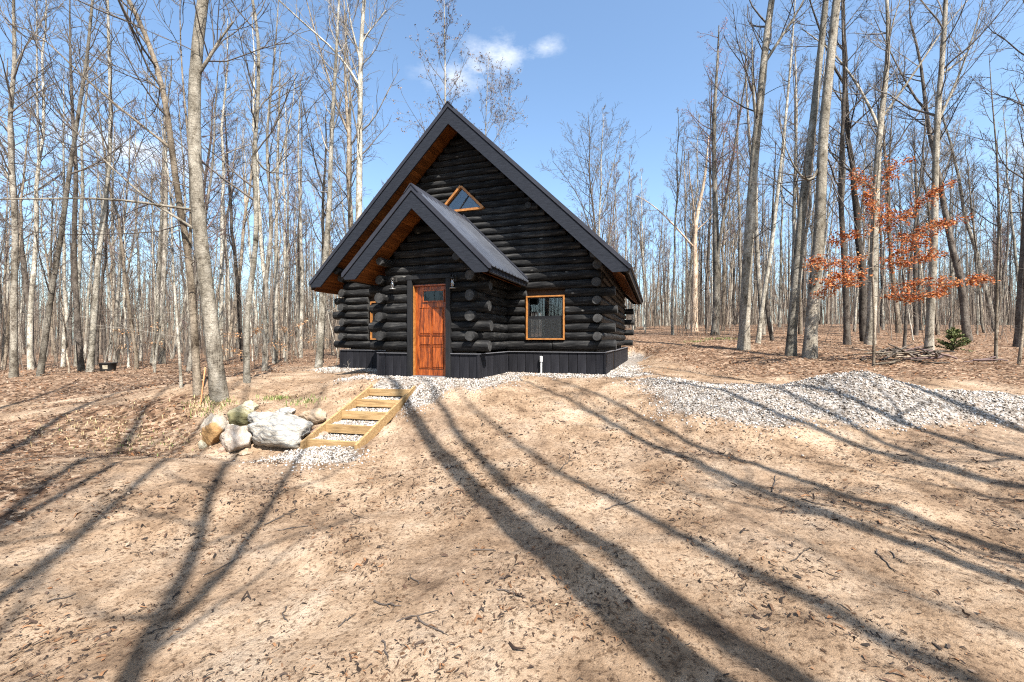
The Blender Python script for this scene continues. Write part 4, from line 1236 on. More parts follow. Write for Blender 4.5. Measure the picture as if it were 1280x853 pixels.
for q, (label, path, wpx, H, bk, tw, c0, n1, l1, ext, opt) in enumerate(HERO):
    rng = np.random.default_rng(500 + q)
    if path is None:
        z, path, ext = BEHIND[q]
    else:
        z = hit(*path[0])
    pts = [px2w(u, v, z) for u, v in path]
    b = pts[0]; b[2] = float(ground(b[0], b[1])) - .12
    dr = pts[-1] - pts[-2]; dr /= np.linalg.norm(dr)
    while pts[-1][2] < b[2] + H - .5:
        dr = dr * .75 + np.array([rng.normal(0, .06), rng.normal(0, .06), 1]) * .25; dr /= np.linalg.norm(dr)
        pts.append(pts[-1] + dr * 1.2)
    pts = np.array(pts)
    pts[1:, 1] += np.cumsum(rng.normal(0, .05, len(pts) - 1))
    r0 = wpx / FPX * z / 2 * math.cos(math.atan((path[0][0] - CX) / FPX))
    p = resample(pts, 24)
    p[0] = pts[0]
    rad = trunk_radii(p, r0 * 1.05, flare=.28)
    stems = [(p, rad)]
    cum = p[:, 2]
    for e in ext:
        ep = np.array([px2w(u, v, z) for u, v in e])
        k = np.argmin(((p[:, [0, 2]] - ep[0, [0, 2]]) ** 2).sum(1))
        ep[:, 1] += p[k, 1] - z + np.linspace(0, 1, len(ep)) ** 1.3 * rng.uniform(-1, 1) * .35 * np.linalg.norm(ep[-1] - ep[0])
        ep[0] = p[k] * .5 + ep[0] * .5
        ep = resample(ep, 10)
        rr = min(rad[k] * .5, .05 + .02 * rng.random()) if np.linalg.norm(ep[-1] - ep[0]) < 6 else rad[k] * .55
        if z < 10: rr = min(rr, .028 if ep[0, 2] < b[2] + 5.5 else .04)
        stems.append((ep, np.linspace(rr, rr * .3, 10)))
    bud = opt.get('buds')
    arr = tree_arrays(rng, stems, c0, n1, l1, n2=opt.get('n2', 7), n3=3, dead=opt.get('dead', 0), up=opt.get('up', .09), min_twig=opt.get('twig', max(.0035, .00022 * z)), ang=.72)
    make_tree('bare_tree', label, arr, b, (M[bk], M[tw]), buds=(bud[0], bud[1], M[bud[2]]) if bud else None)
    hero_xy.append((b[0], b[1]))

# tall trees on the near side of the clearing: their trunk shadows run over the sand to the cabin
LD = -SUN_FROM / np.linalg.norm(SUN_FROM)
NEAR = [  # shadow passes this ground point, metres from trunk to it, base radius, height, fork height, bend
 ((.90, 2.06), 5.0, .195, 19, None, 0.3), ((1.62, 2.06), 7.5, .155, 21, None, -.3), ((2.16, 2.06), 9.5, .12, 22, None, .5), ((3.48, 2.84), 6.5, .10, 20, None, .2),
 ((4.14, 3.38), 8.0, .11, 21, None, -.2), ((5.25, 4.29), 8.5, .12, 22, 12, .2), ((7.2, 5.9), 9.0, .15, 22, None, .2), ((-2.0, 2.06), 6.0, .085, 20, 9.0, 0.1), ((-5.2, 4.25), 8.0, .09, 20, 10, .2),
 ((-7.1, 5.8), 10.0, .15, 22, None, -.2), ((-4.6, 3.0), 8.5, .12, 19, 8, .3), ((-10.5, 7.5), 9, .14, 20, None, .1), ((6.4, 4.6), 12.0, .10, 20, None, .4), ((1.25, 2.06), 11.0, .05, 18, None, .5), ((3.0, 2.4), 12.0, .07, 19, None, -.5), ((6.0, 4.9), 5.5, .08, 19, None, .3), ((-3.4, 2.3), 10.0, .06, 17, 7, .3), ((8.6, 6.2), 11.0, .11, 20, 9, .2), ((-6.2, 3.4), 7, .1, 19, None, .2)]
for q, (g, tdist, r0, H, fork, bend) in enumerate(NEAR):
    rng = np.random.default_rng(900 + q)
    x, y = np.array(g) - LD * tdist
    b = np.array([x, y, float(ground(x, y)) - .1])
    k = np.linspace(0, 1, 20)
    side = np.array([LD[1], -LD[0]])
    wob = bend * np.sin(k * 3.0) * .5 + np.cumsum(rng.normal(0, .05, 20)) * .45
    p = np.stack([x + side[0] * wob, y + side[1] * wob, b[2] + k * H], 1)
    rad = trunk_radii(p, r0, tip=.2)
    rad = r0 * (1 - .78 * k ** 1.7) * (1 + .3 * np.exp(-k * 60))
    stems = [(p, rad)]
    if fork:
        i = int(fork / H * 19)
        e = np.array([p[i] + (np.array([side[0], side[1], 0]) * .9 * (u ** .7) * 1.6 + np.array([0, 0, 1]) * u * (H - fork) * .9) for u in np.linspace(0, 1, 10)])
        stems.append((e, np.linspace(rad[i] * .8, rad[i] * .25, 10)))
    few = q < 3
    arr = tree_arrays(rng, stems, .5 if few else .36, 7 if few else 15, 1.5 if few else 2.8, n2=3 if few else 4, n3=2, dead=0, up=.1, l2=.5)
    make_tree('tall_tree', 'tall bare tree at the near edge of the clearing whose trunk shadow crosses the sand', arr, b, (M['bark_grey'], M['twig_dark']), 'tall trees that shade the sand')
    hero_xy.append((x, y))

# woodland: prototypes copied as single trees
def proto(seed, H, r0, c0, n1, l1, bk, tw, lean=.05, n2=9, n3=6, dead=16):
    rng = np.random.default_rng(seed)
    k = np.linspace(0, 1, 16)
    wx = np.cumsum(rng.normal(0, lean, 16)); wy = np.cumsum(rng.normal(0, lean, 16))
    p = np.stack([wx * H / 18 + rng.normal(0, .5) * k, wy * H / 18 + rng.normal(0, .5) * k, k * H - .15], 1)
    p[:, :2] -= p[0, :2]
    stems = [(p, trunk_radii(p, r0, flare=.25))]
    if rng.random() < .5:
        i = rng.integers(6, 11)
        a = rng.random() * 6.28
        e = np.array([p[i] + np.array([math.cos(a), math.sin(a), 0]) * (u ** .8) * H * .1 + np.array([0, 0, 1]) * u * H * .35 for u in np.linspace(0, 1, 8)])
        stems.append((e, np.linspace(stems[0][1][i] * .7, .015, 8)))
    (tv, tf), (cv, cf), tips = tree_arrays(rng, stems, c0, n1, l1, n2=n2, n3=n3, dead=dead, up=.09, min_twig=.006, ang=.72, sides=7)
    return np_mesh('trunk', tv, tf, [M[bk]]), np_mesh('crown', cv, cf, [M[tw]])
PROTO = [proto(1, 17, .13, .42, 20, 2.6, 'bark_grey', 'twig_grey'), proto(2, 18, .11, .5, 20, 2.2, 'bark_pale', 'twig_pale'), proto(3, 15, .09, .4, 20, 2.2, 'bark_tan', 'twig_grey'),
         proto(4, 16, .14, .4, 20, 2.8, 'bark_dark', 'twig_dark'), proto(5, 17, .10, .45, 20, 2.0, 'bark_pale', 'twig_grey'), proto(6, 14, .08, .35, 22, 2.2, 'bark_grey', 'twig_red'),
         proto(7, 18, .15, .45, 18, 3.0, 'bark_tan', 'twig_grey'), proto(8, 13, .06, .35, 20, 1.8, 'bark_grey', 'twig_grey', .08), proto(9, 15, .10, .38, 22, 2.6, 'bark_tan', 'twig_pale', .08)]
SAPL = [proto(21, 6, .030, .25, 14, 1.1, 'bark_tan', 'twig_grey', .05, 4, 2, 6), proto(22, 4, .020, .2, 12, .9, 'bark_dark', 'twig_dark', .06, 4, 2, 4), proto(23, 8, .04, .3, 16, 1.3, 'bark_pale', 'twig_grey', .05, 4, 3, 8)]

def put(kind, name, label, group, x, y, sc, rz, lean=(0, 0)):
    root = empty(name, (x, y, float(ground(x, y)) - .02), rz)
    root.rotation_euler = (lean[0], lean[1], rz)
    root.scale = (sc, sc, sc)
    tag(root, label, 'tree', group)
    obj('trunk', kind[0], root); obj('crown', kind[1], root)

LBL = {0: ('bare hardwood in the dense woods across the lane', 'woods across the lane'),
       1: ('distant bare tree standing in the woods far behind the cabin', 'woods far behind the cabin'),
       2: ('bare hardwood in the open woods behind the gravel heap', 'woods behind the gravel heap')}
LOOK = ['grey barked bare tree', 'white stemmed bare aspen', 'tan barked slim bare tree', 'dark trunked bare tree', 'slim pale bare tree', 'reddish twigged bare tree', 'stout tan bare tree', 'thin wavering grey tree', 'wavy tan bare tree']
WHERE = {0: ('in the first rows of the woods across the lane', 'deep in the woods across the lane'),
         1: ('behind the cabin', 'in the far woods seen past the cabin roof'),
         2: ('in the first rows of the woods behind the gravel heap', 'deep in the woods behind the gravel heap')}
rng = np.random.default_rng(77)
placed = list(hero_xy)
cnt = 0; tries = 0
while cnt < 280 and tries < 30000:
    tries += 1
    extra = cnt >= 262
    z = 14 + 46 * rng.random() ** 0.85
    t = rng.uniform(-1.5, 1.5)
    if extra: t = rng.uniform(.13, .55); z = rng.uniform(24, 46)
    u = CX + t * FPX
    if not extra and 470 < u < 795 and z < 40: continue
    if 795 <= u < 930 and z < 22: continue
    if u >= 930 and z < 17: continue
    if 150 < u < 470 and z < 14.5: continue
    x = t * z
    if house_dist(x, z) < 2.0: continue
    lim = .9 + .018 * z
    if any((x - a) ** 2 + (z - b) ** 2 < lim * lim for a, b in placed): continue
    placed.append((x, z))
    g = 0 if u < 470 else (1 if u < 855 else 2)
    k = rng.choice(len(PROTO), p=[.14, .12, .12, .16, .11, .11, .07, .09, .08])  # dark trunks drawn more often, standing in for shaded trunk sides
    sc = rng.uniform(.75, 1.12) if g != 1 else rng.uniform(.68, .95)
    near_ = z < (26 if g == 0 else 30)
    put(PROTO[k], 'woodland_tree', LOOK[k] + ' ' + (WHERE[g][0] if near_ else WHERE[g][1]), LBL[g][1], x, z, sc, rng.random() * 6.28, (rng.normal(0, .045), rng.normal(0, .045)))
    cnt += 1
for i in range(46):      # undergrowth saplings
    for _ in range(200):
        z = 12.5 + 26 * rng.random(); t = rng.uniform(-1.4, 1.4); u = CX + t * FPX; x = t * z
        if 430 < u < 830 or (u >= 830 and z < 15.5) or (150 < u <= 430 and z < 14.5) or house_dist(x, z) < 2: continue
        if any((x - a) ** 2 + (z - b) ** 2 < .5 for a, b in placed): continue
        break
    placed.append((x, z))
    lb = 'thin leafless sapling in the undergrowth across the lane' if u < 470 else 'thin leafless sapling in the undergrowth behind the gravel heap'
    ks = rng.integers(0, 3)
    lb = ('tan stemmed ', 'low dark ', 'taller pale ')[ks] + lb.replace('thin leafless', 'leafless')
    put(SAPL[ks], 'sapling', lb, 'undergrowth saplings across the lane' if u < 470 else 'undergrowth saplings behind the gravel heap', x, z, rng.uniform(.6, 1.1), rng.random() * 6.28, (rng.normal(0, .06), rng.normal(0, .06)))
# woods at the viewer's back and sides, mirrored in the window panes
for i in range(26):
    for _ in range(200):
        x = rng.uniform(-26, 26); y = rng.uniform(-38, -17)
        if all((x - a) ** 2 + (y - b) ** 2 > 4 for a, b in placed): break
    placed.append((x, y))
    put(PROTO[rng.integers(0, len(PROTO))], 'woodland_tree', 'bare tree in the woods facing the cabin, seen mirrored in its panes', 'woods facing the cabin', x, y, rng.uniform(.8, 1.1), rng.random() * 6.28)

# the woods beyond, one mass of trunks and twigs
def far_woods():
    rng = np.random.default_rng(5)
    parts, cols = [], []
    pal = np.array([(.20, .168, .132), (.27, .238, .192), (.13, .105, .082), (.06, .047, .037), (.21, .17, .128)])
    for (n, z0, z1, n1, n2, S, K, sgn) in ((1750, 46, 88, 10, 2, 4, 5, 1), (2000, 84, 150, 8, 0, 3, 4, 1), (600, 42, 80, 10, 2, 4, 5, -1)):
        z = np.sqrt(rng.uniform(z0 ** 2, z1 ** 2, n)); t = rng.uniform(-1.55, 1.55, n); x = t * z
        H = rng.uniform(10, 17, n) * np.where(np.abs(CX + t * FPX - 690) < 170, .85, 1)
        r0 = rng.uniform(.05, .15, n) * (1.2 if n2 == 0 else 1)
        z = z * sgn
        g = ground(x, z)
        k = np.linspace(0, 1, K)
        Pn = np.stack([x[:, None] + np.cumsum(rng.normal(0, .22, (n, K)), 1), z[:, None] + np.zeros((n, K)), g[:, None] - .2 + H[:, None] * k], -1)
        Rn = r0[:, None] * (1 - .85 * k)[None]
        parts.append(tubes(Pn, Rn, S)); cols.append(np.repeat(pal[rng.integers(0, 5, n)], K * S, 0))
        P1, R1, _ = spawn(rng, Pn, Rn, n1, .2, .99, lambda t, g_, i: H[i] * .17 * (1.25 - .8 * t) * g_.uniform(.5, 1.1, len(t)), .7, 3 if n2 else 2, .15, .15, .5, .02 if n2 else .035)
        parts.append(tubes(P1, R1, 3)); cols.append(np.tile((.12, .096, .078), (len(parts[-1][0]), 1)))
        if n2:
            L1 = np.linalg.norm(P1[:, -1] - P1[:, 0], axis=1)
            P2, R2, _ = spawn(rng, P1, R1, n2, .25, 1.0, lambda t, g_, i: L1[i] * .7 * g_.uniform(.5, 1.2, len(t)), .65, 2, .1, .1, .5, .013)
            parts.append(tubes(P2, R2, 3)); cols.append(np.tile((.11, .088, .072), (len(parts[-1][0]), 1)))
    V, F = merge(parts)
    tag(obj('far_woods', np_mesh('far_woods', V, F, [M['stone']], colors=np.vstack(cols))), 'distant mass of bare trunks and twigs beyond the nearer trees', 'woods', kind='stuff')
far_woods()

# undergrowth: a tangle of thin stems and twigs on the wood floor
def brush():
    rng = np.random.default_rng(6)
    n = 2400
    z = 17 + 45 * rng.random(n) ** .8; t = rng.uniform(-1.5, 1.5, n); x = t * z; u = CX + t * FPX
    k = (house_dist(x, z) > 3) & ~((u > 440) & (u < 840) & (z < 34)) & ~((u >= 840) & (z < 18))
    x, z = x[k], z[k]; n = len(x)
    H = rng.gamma(3, .65, n) + .4
    g = ground(x, z)
    kk = np.linspace(0, 1, 4)
    Pn = np.stack([x[:, None] + np.cumsum(rng.normal(0, .09, (n, 4)), 1) * H[:, None] ** .5, z[:, None] + np.cumsum(rng.normal(0, .09, (n, 4)), 1), g[:, None] - .05 + H[:, None] * kk], -1)
    Rn = (.004 + .0045 * H)[:, None] * (1 - .75 * kk)[None]
    P1, R1, _ = spawn(rng, Pn, Rn, 7, .2, 1.0, lambda t_, g_, i: H[i] * .32 * g_.uniform(.4, 1.1, len(t_)), .8, 3, .08, .16, .6, .005)
    V, F = merge([tubes(Pn, Rn, 3), tubes(P1, R1, 3)])
    pal = np.array([(.13, .10, .078), (.19, .15, .118), (.085, .066, .052), (.15, .10, .07)])
    vc = np.concatenate([np.repeat(pal[rng.integers(0, 4, n)], 12, 0), np.tile((.12, .094, .075), (len(P1) * 9, 1))])
    tag(obj('undergrowth', np_mesh('undergrowth', V, F, [M['stone']], colors=vc)), 'tangle of thin leafless stems on the wood floor', 'undergrowth', kind='stuff')
brush()

# ------------------------------------------------------------------ coppery beech sapling
def leaf_quads(rng, q, size, droop=.5):
    n = len(q)
    A = rng.normal(size=(n, 3)) * np.array([1, 1, .5]) + np.array([0, 0, -droop]); A /= np.linalg.norm(A, axis=1)[:, None]
    B = np.cross(A, rng.normal(size=(n, 3))); B /= np.linalg.norm(B, axis=1)[:, None]
    C = np.cross(A, B)
    s = size * rng.uniform(.6, 1.25, (n, 1))
    V = np.stack([q, q + A * s * .55 + B * s * .32 + C * s * .12, q + A * s * 1.1, q + A * s * .55 - B * s * .32 + C * s * .12], 1).reshape(-1, 3)
    i = np.arange(n)[:, None] * 4
    return V, np.concatenate([i + np.array([[0, 1, 2]]), i + np.array([[0, 2, 3]])])

def beech(label, base_px, pole, branches, pal, nleaf, seed, lsize=.065, z=None):
    rng = np.random.default_rng(seed)
    z = z or hit(*base_px)
    pts = np.array([px2w(u, v, z) for u, v in [base_px] + pole])
    pts[0, 2] = float(ground(pts[0, 0], pts[0, 1])) - .06
    p = resample(pts, 16); p[0] = pts[0]
    H = p[-1, 2] - p[0, 2]
    rad = np.linspace(.034, .008, 16) * (H / 5.5)
    base = p[0].copy()
    root = empty('beech_sapling', tuple(base)); tag(root, label, 'tree')
    v, f = tubes(p[None], rad[None], 7)
    obj('trunk', np_mesh('trunk', v - base, f, [M['bark_tan']]), root)
    parts = []; lp = []
    for e in branches:
        ep = np.array([px2w(u, v_, z) for u, v_ in e])
        k = np.argmin(np.abs(p[:, 2] - ep[0, 2])); ep[0] = p[k]
        ep[:, 1] += np.linspace(0, 1, len(ep)) * rng.uniform(-.9, .9)
        ep = resample(ep, 8)
        L = np.linalg.norm(ep[-1] - ep[0])
        R1 = np.linspace(.011, .004, 8)
        parts.append(tubes(ep[None], R1[None], 4))
        P2, R2, _ = spawn(rng, ep[None], R1[None], max(5, int(L * 9)), .15, 1.0, lambda t, g, i: g.uniform(.12, .45, len(t)) * (1.2 - .5 * t), .8, 4, -.02, .12, .6, .003, bias=np.array([0, 0, -.2]))
        parts.append(tubes(P2, R2, 3))
        m = int(nleaf * L)
        ii = rng.integers(0, len(P2), m); tt = rng.random((m, 1)) * 3
        k0 = np.minimum(tt[:, 0].astype(int), 2); fr = tt - k0[:, None]
        lp.append(P2[ii, k0] * (1 - fr) + P2[ii, k0 + 1] * fr + rng.normal(0, .05, (m, 3)))
    v, f = merge(parts)
    cr = obj('crown', np_mesh('crown', v - base, f, [M['twig_grey']]), root)
    q = np.vstack(lp)
    v, f = leaf_quads(rng, q, lsize)
    cc = np.array(pal)[rng.integers(0, len(pal), len(q))] * rng.uniform(.7, 1.25, (len(q), 1))
    obj('leaves', np_mesh('leaves', v - base, f, [M['leaf']], smooth=False, colors=np.repeat(cc, 4, 0)), cr)
COP = [(.38, .10, .025), (.44, .15, .045), (.28, .065, .018), (.50, .23, .085), (.17, .04, .015), (.40, .17, .075)]
beech('young beech keeping its coppery orange leaves behind the gravel heap', (1092, 458), [(1093, 397), (1090, 331), (1093, 270), (1097, 220), (1100, 190)],
      [[(1092, 322), (1060, 326), (1003, 333)], [(1092, 340), (1050, 346), (1014, 353)], [(1092, 338), (1130, 328), (1172, 318)], [(1092, 352), (1150, 358), (1224, 349)], [(1093, 366), (1150, 372), (1198, 362)],
       [(1093, 300), (1065, 290), (1038, 296)], [(1094, 292), (1130, 262), (1162, 236)], [(1096, 250), (1085, 228), (1076, 214)], [(1097, 245), (1108, 226), (1120, 205)], [(1093, 310), (1130, 296), (1165, 280), (1202, 274)],
       [(1095, 275), (1075, 262), (1056, 256)], [(1093, 330), (1115, 315), (1135, 305)], [(1092, 355), (1070, 350), (1045, 362)], [(1093, 285), (1112, 270), (1128, 262)]], COP, 310, 61, .064)
PAL2 = [(.45, .25, .12), (.52, .33, .18), (.4, .2, .09), (.55, .38, .24)]
for (lb, bp, dx, sd) in (('small beech with faded orange leaves beside the S shaped tree', (318, 462), 0, 71), ('low beech shoot with pale tan leaves in the woods beyond the lane', (178, 458), 0, 73), ('knee high beech shoot with pale leaves left of the cabin skirt', (365, 455), 0, 79)):
    u, v = bp
    beech(lb, bp, [(u + 1, v - 30), (u, v - 60)], [[(u, v - 20), (u - 18, v - 26), (u - 32, v - 24)], [(u, v - 28), (u + 18, v - 32), (u + 30, v - 30)], [(u, v - 38), (u - 15, v - 44), (u - 26, v - 46)], [(u, v - 46), (u + 14, v - 50), (u + 24, v - 52)]], PAL2, 60, sd, .07)

# ------------------------------------------------------------------ small things around the clearing
# leaning stake
a = px2w(250.5, 506, hit(250.5, 506)); zst = a[1]
bpt = px2w(256.6, 459, zst)
v_, f_ = tubes(np.array([[a + [0, 0, -.1], a, (a + bpt) / 2, bpt - [0, 0, .003], bpt]]), np.array([[.014, .014, .013, .013, .002]]), 6)
tag(obj('marker_stake', np_mesh('marker_stake', v_ - a, f_, [M['stake']], smooth=False), None, tuple(a)), 'leaning orange marker stake beside the thick tree by the boulders', 'stake')
# fire barrel
zb_ = hit(135, 463)
pb_ = px2w(135, 463, zb_); gz = float(ground(pb_[0], pb_[1]))
sc_ = 17 / FPX * zb_ / 2
bm = bmesh.new(); lathe(bm, [(sc_ * .8, -.03), (sc_ * .86, .06), (sc_ * .98, sc_ * 1.15), (sc_ * 1.06, sc_ * 1.22), (sc_ * 1.04, sc_ * 1.28), (sc_ * .92, sc_ * 1.25), (sc_ * .8, .05), (.0001, .05)], 0, 0, 20)
fb = empty('fire_barrel', (pb_[0], pb_[1], gz)); tag(fb, 'squat black fire barrel standing on the leaves across the lane', 'barrel')
obj('drum', bm_mesh('drum', bm, M['barrel'], True), fb)
bm = bmesh.new()
th0 = math.atan2(-pb_[1], -pb_[0]) - .35
vs = [bm.verts.new((math.cos(th0 + q) * sc_ * (k1 + .012), math.sin(th0 + q) * sc_ * (k1 + .012), zz)) for (zz, k1) in ((.10, .90), (sc_ * .95, .975)) for q in (-.3, -.1, .1, .3)]
for i in range(3): bm.faces.new((vs[i], vs[i + 1], vs[i + 5], vs[i + 4]))
obj('faded_patch', bm_mesh('faded_patch', bm, M['barrel_inner']), fb)

# brush heap made of single sticks
def stick_pts(rng, c, L, az, el, K=6):
    d = np.array([math.cos(az) * math.cos(el), math.sin(az) * math.cos(el), math.sin(el)])
    p = c + (np.linspace(-.5, .5, K)[:, None] * L) * d + np.cumsum(rng.normal(0, L * .02, (K, 3)), 0)
    return p
rng = np.random.default_rng(15)
zb2 = hit(1135, 452); cb = px2w(1135, 452, zb2); cb[2] = float(ground(cb[0], cb[1]))
heap = empty('brush_heap', tuple(cb)); tag(heap, 'low heap of dead branches lying on leaves below the tall grey trunk', 'brush heap')
for i in range(52):
    c_ = np.array([rng.normal(0, .75), rng.normal(0, .4), rng.uniform(.04, .34)])
    c_[2] += float(ground(cb[0] + c_[0], cb[1] + c_[1])) - cb[2]
    p = stick_pts(rng, c_, rng.uniform(.35, 1.3), rng.normal(0, .6) + (3.14 if rng.random() < .5 else 0), rng.normal(.05, .15))
    r0 = rng.uniform(.012, .04)
    v_, f_ = tubes(p[None], np.linspace(r0, r0 * .5, 6)[None], 5)
    obj('stick', np_mesh('stick', v_, f_, [M[rng.choice(['bark_dark', 'bark_dark', 'bark_tan', 'twig_red'])]]), heap)

# fallen twigs on the sand
def fallen(p0, p1, r, seed, grp='twigs fallen on the sand', side=2):
    rng = np.random.default_rng(seed)
    p0, p1 = np.array(p0), np.array(p1)
    L_ = np.linalg.norm(p1 - p0)
    lab = ('long' if L_ > .3 else ('medium length' if L_ > .17 else 'short')) + ' dark twig with ' + ('one side shoot', 'two side shoots', 'three side shoots')[side - 1] + ' lying on the sand'
    k = np.linspace(0, 1, 7)[:, None]
    xy = p0 + (p1 - p0) * k + np.cumsum(rng.normal(0, .012, (7, 2)), 0)
    L = np.linalg.norm(p1 - p0)
    z = ground(xy[:, 0], xy[:, 1]) + r * .8 + np.abs(rng.normal(0, .004, 7))
    p = np.column_stack([xy, z])
    R0 = np.linspace(r, r * .5, 7)
    P2, R2, _ = spawn(rng, p[None], R0[None], side, .3, .9, lambda t, g, i: L * g.uniform(.15, .4, len(t)), .6, 4, .0, .1, .7, r * .4)
    P2[:, :, 2] = ground(P2[:, :, 0], P2[:, :, 1]) + r * .9
    b_ = p[0].copy()
    v_, f_ = merge([tubes(p[None], R0[None], 5), tubes(P2, R2, 4)])
    tag(obj('fallen_twig', np_mesh('fallen_twig', v_ - b_, f_, [M['twig_dark']]), None, tuple(b_)), lab, 'twig', grp)
def gpt(u, v):
    z = 2.2
    for _ in range(30):
        x = (u - CX) / FPX * z
        z = (CAMZ - float(ground(x, z, False))) * FPX / (v - HY)
    return ((u - CX) / FPX * z, z)
for i, (u0, v0, u1, v1) in enumerate([(497, 783, 553, 760), (522, 773, 568, 787), (441, 636, 448, 655), (425, 786, 458, 772), (470, 754, 500, 765), (474, 806, 478, 826), (515, 720, 524, 730), (330, 658, 370, 642), (345, 668, 385, 664), (360, 760, 372, 775),
        (988, 706, 1010, 690), (1002, 627, 1040, 640), (1110, 690, 1125, 712), (1165, 672, 1205, 700), (965, 615, 973, 598), (1095, 690, 1112, 714), (1120, 575, 1150, 580), (700, 510, 712, 530), (620, 740, 650, 752), (1080, 640, 1140, 652),
        (250, 720, 290, 700), (60, 760, 100, 745), (180, 800, 215, 790), (820, 560, 850, 572), (760, 640, 790, 632), (590, 690, 620, 684)]):
    a_, b_ = gpt(u0, v0), gpt(u1, v1)
    fallen(a_, b_, .0045 + .003 * ((i * 37) % 10) / 10, 300 + i, side=1 + i % 3)

# grass tufts by the boulders and at the tree foot, moss green patch in the woods
def tuft(label, u, v, n, h, spread, mats, seed, z=None, group=None):
    rng = np.random.default_rng(seed)
    z = z or hit(u, v)
    c = px2w(u, v, z); c[2] = float(ground(c[0], c[1]))
    xy = rng.normal(0, spread, (n, 2)) * np.array([1.6, .8])
    g = ground(c[0] + xy[:, 0], c[1] + xy[:, 1]) - c[2]
    hh = h * rng.uniform(.4, 1.1, n); a = rng.random(n) * 6.28; ln = rng.uniform(.1, .9, n) * hh
    p0 = np.column_stack([xy, g - .01]); side = np.column_stack([-np.sin(a), np.cos(a), 0 * a]) * .006
    p1 = p0 + np.column_stack([np.cos(a) * ln * .4, np.sin(a) * ln * .4, hh * .65]); p2 = p0 + np.column_stack([np.cos(a) * ln, np.sin(a) * ln, hh])
    V = np.stack([p0 - side, p0 + side, p1 + side * .8, p1 - side * .8, p2], 1).reshape(-1, 3)
    i = np.arange(n)[:, None] * 5
    Q = i + np.array([[0, 1, 2, 3]]); T = i + np.array([[3, 2, 4]])
    m = np.concatenate([(rng.random(n) < .35).astype(int)] * 1)
    o = obj('grass_tuft', np_mesh('grass_tuft', V, [Q, T], mats, smooth=False, midx=np.concatenate([m, m])), None, tuple(c))
    tag(o, label, 'grass', group, 'stuff')
GM = [M['grass'], M['drygrass']]
tuft('green grass tuft behind the small whitish rock', 345, 501, 260, .09, .11, GM, 1)
tuft('sparse yellowing grass tuft between the rocks and the steps', 381, 503, 170, .09, .10, GM, 2)
tuft('thin grass growing at the foot of the thick tree', 268, 505, 240, .10, .14, [M['drygrass'], M['grass']], 3)
tuft('straggly dry grass beside the orange stained boulder', 252, 515, 160, .09, .13, [M['drygrass'], M['grass']], 4)
tuft('bright green moss and grass patch beside the mottled trunk', 903, 424, 420, .12, .34, GM, 5)
tuft('little green patch left of the mottled trunk', 868, 428, 160, .10, .2, GM, 6)
tuft('dry straw and weeds on the low rise of the lane verge', 150, 540, 420, .07, .45, [M['drygrass'], M['drygrass']], 8)
tuft('thin green weeds on the lane verge', 175, 555, 160, .05, .35, GM, 9)

# evergreen shrub at the wood edge
def shrub(label, u, v, wpx, hpx, seed):
    rng = np.random.default_rng(seed)
    z = hit(u, v); c = px2w(u, v, z); c[2] = float(ground(c[0], c[1]))
    w, h = wpx / FPX * z / 2, hpx / FPX * z
    root = empty('evergreen_shrub', tuple(c)); tag(root, label, 'shrub')
    k = np.linspace(0, 1, 8)
    p = np.column_stack([.04 * np.sin(k * 4), .03 * np.cos(k * 3), k * h - .03]); r = np.linspace(.016, .004, 8)
    P1, R1, t = spawn(rng, p[None], r[None], 46, .05, 1.0, lambda t, g, i: w * (1.15 - .85 * t) * g.uniform(.5, 1.1, len(t)), 1.15, 5, .02, .1, .5, .003)
    v_, f_ = merge([tubes(p[None], r[None], 6), tubes(P1, R1, 3)])
    obj('stem', np_mesh('stem', v_, f_, [M['twig_dark']]), root)
    n = 3600
    ii = rng.integers(0, len(P1), n); tt = rng.random((n, 1)) ** .7 * 3.99
    k0 = tt[:, 0].astype(int); fr = tt - k0[:, None]
    q = P1[ii, k0] * (1 - fr) + P1[ii, k0 + 1] * fr + rng.normal(0, .012, (n, 3))
    V, F = leaf_quads(rng, q, .05, -.1)
    obj('foliage', np_mesh('foliage', V, F, [M['evergreen']], smooth=False), root)
shrub('small rounded evergreen shrub behind the brush heap', 1192, 440, 40, 27, 3)

# little bare sprig at the skirt corner
rng = np.random.default_rng(8)
sx, sy = from_house(-3.35, -.3)
c = np.array([sx, sy, float(ground(sx, sy)) - .01])
k = np.linspace(0, 1, 5)[:, None]
p = c + k * np.array([[-.06, 0, .26]])
P2, R2, _ = spawn(rng, p[None], np.full((1, 5), .004), 4, .2, .8, lambda t, g, i: g.uniform(.1, .2, len(t)), .7, 4, .05, .1, .8, .0025)
v_, f_ = merge([tubes(p[None], np.full((1, 5), .004), 5), tubes(P2, R2, 4)])
tag(obj('bare_sprig', np_mesh('bare_sprig', v_ - c, f_, [M['twig_pale']]), None, tuple(c)), 'tiny bare sprig standing in gravel before the black skirting', 'plant')

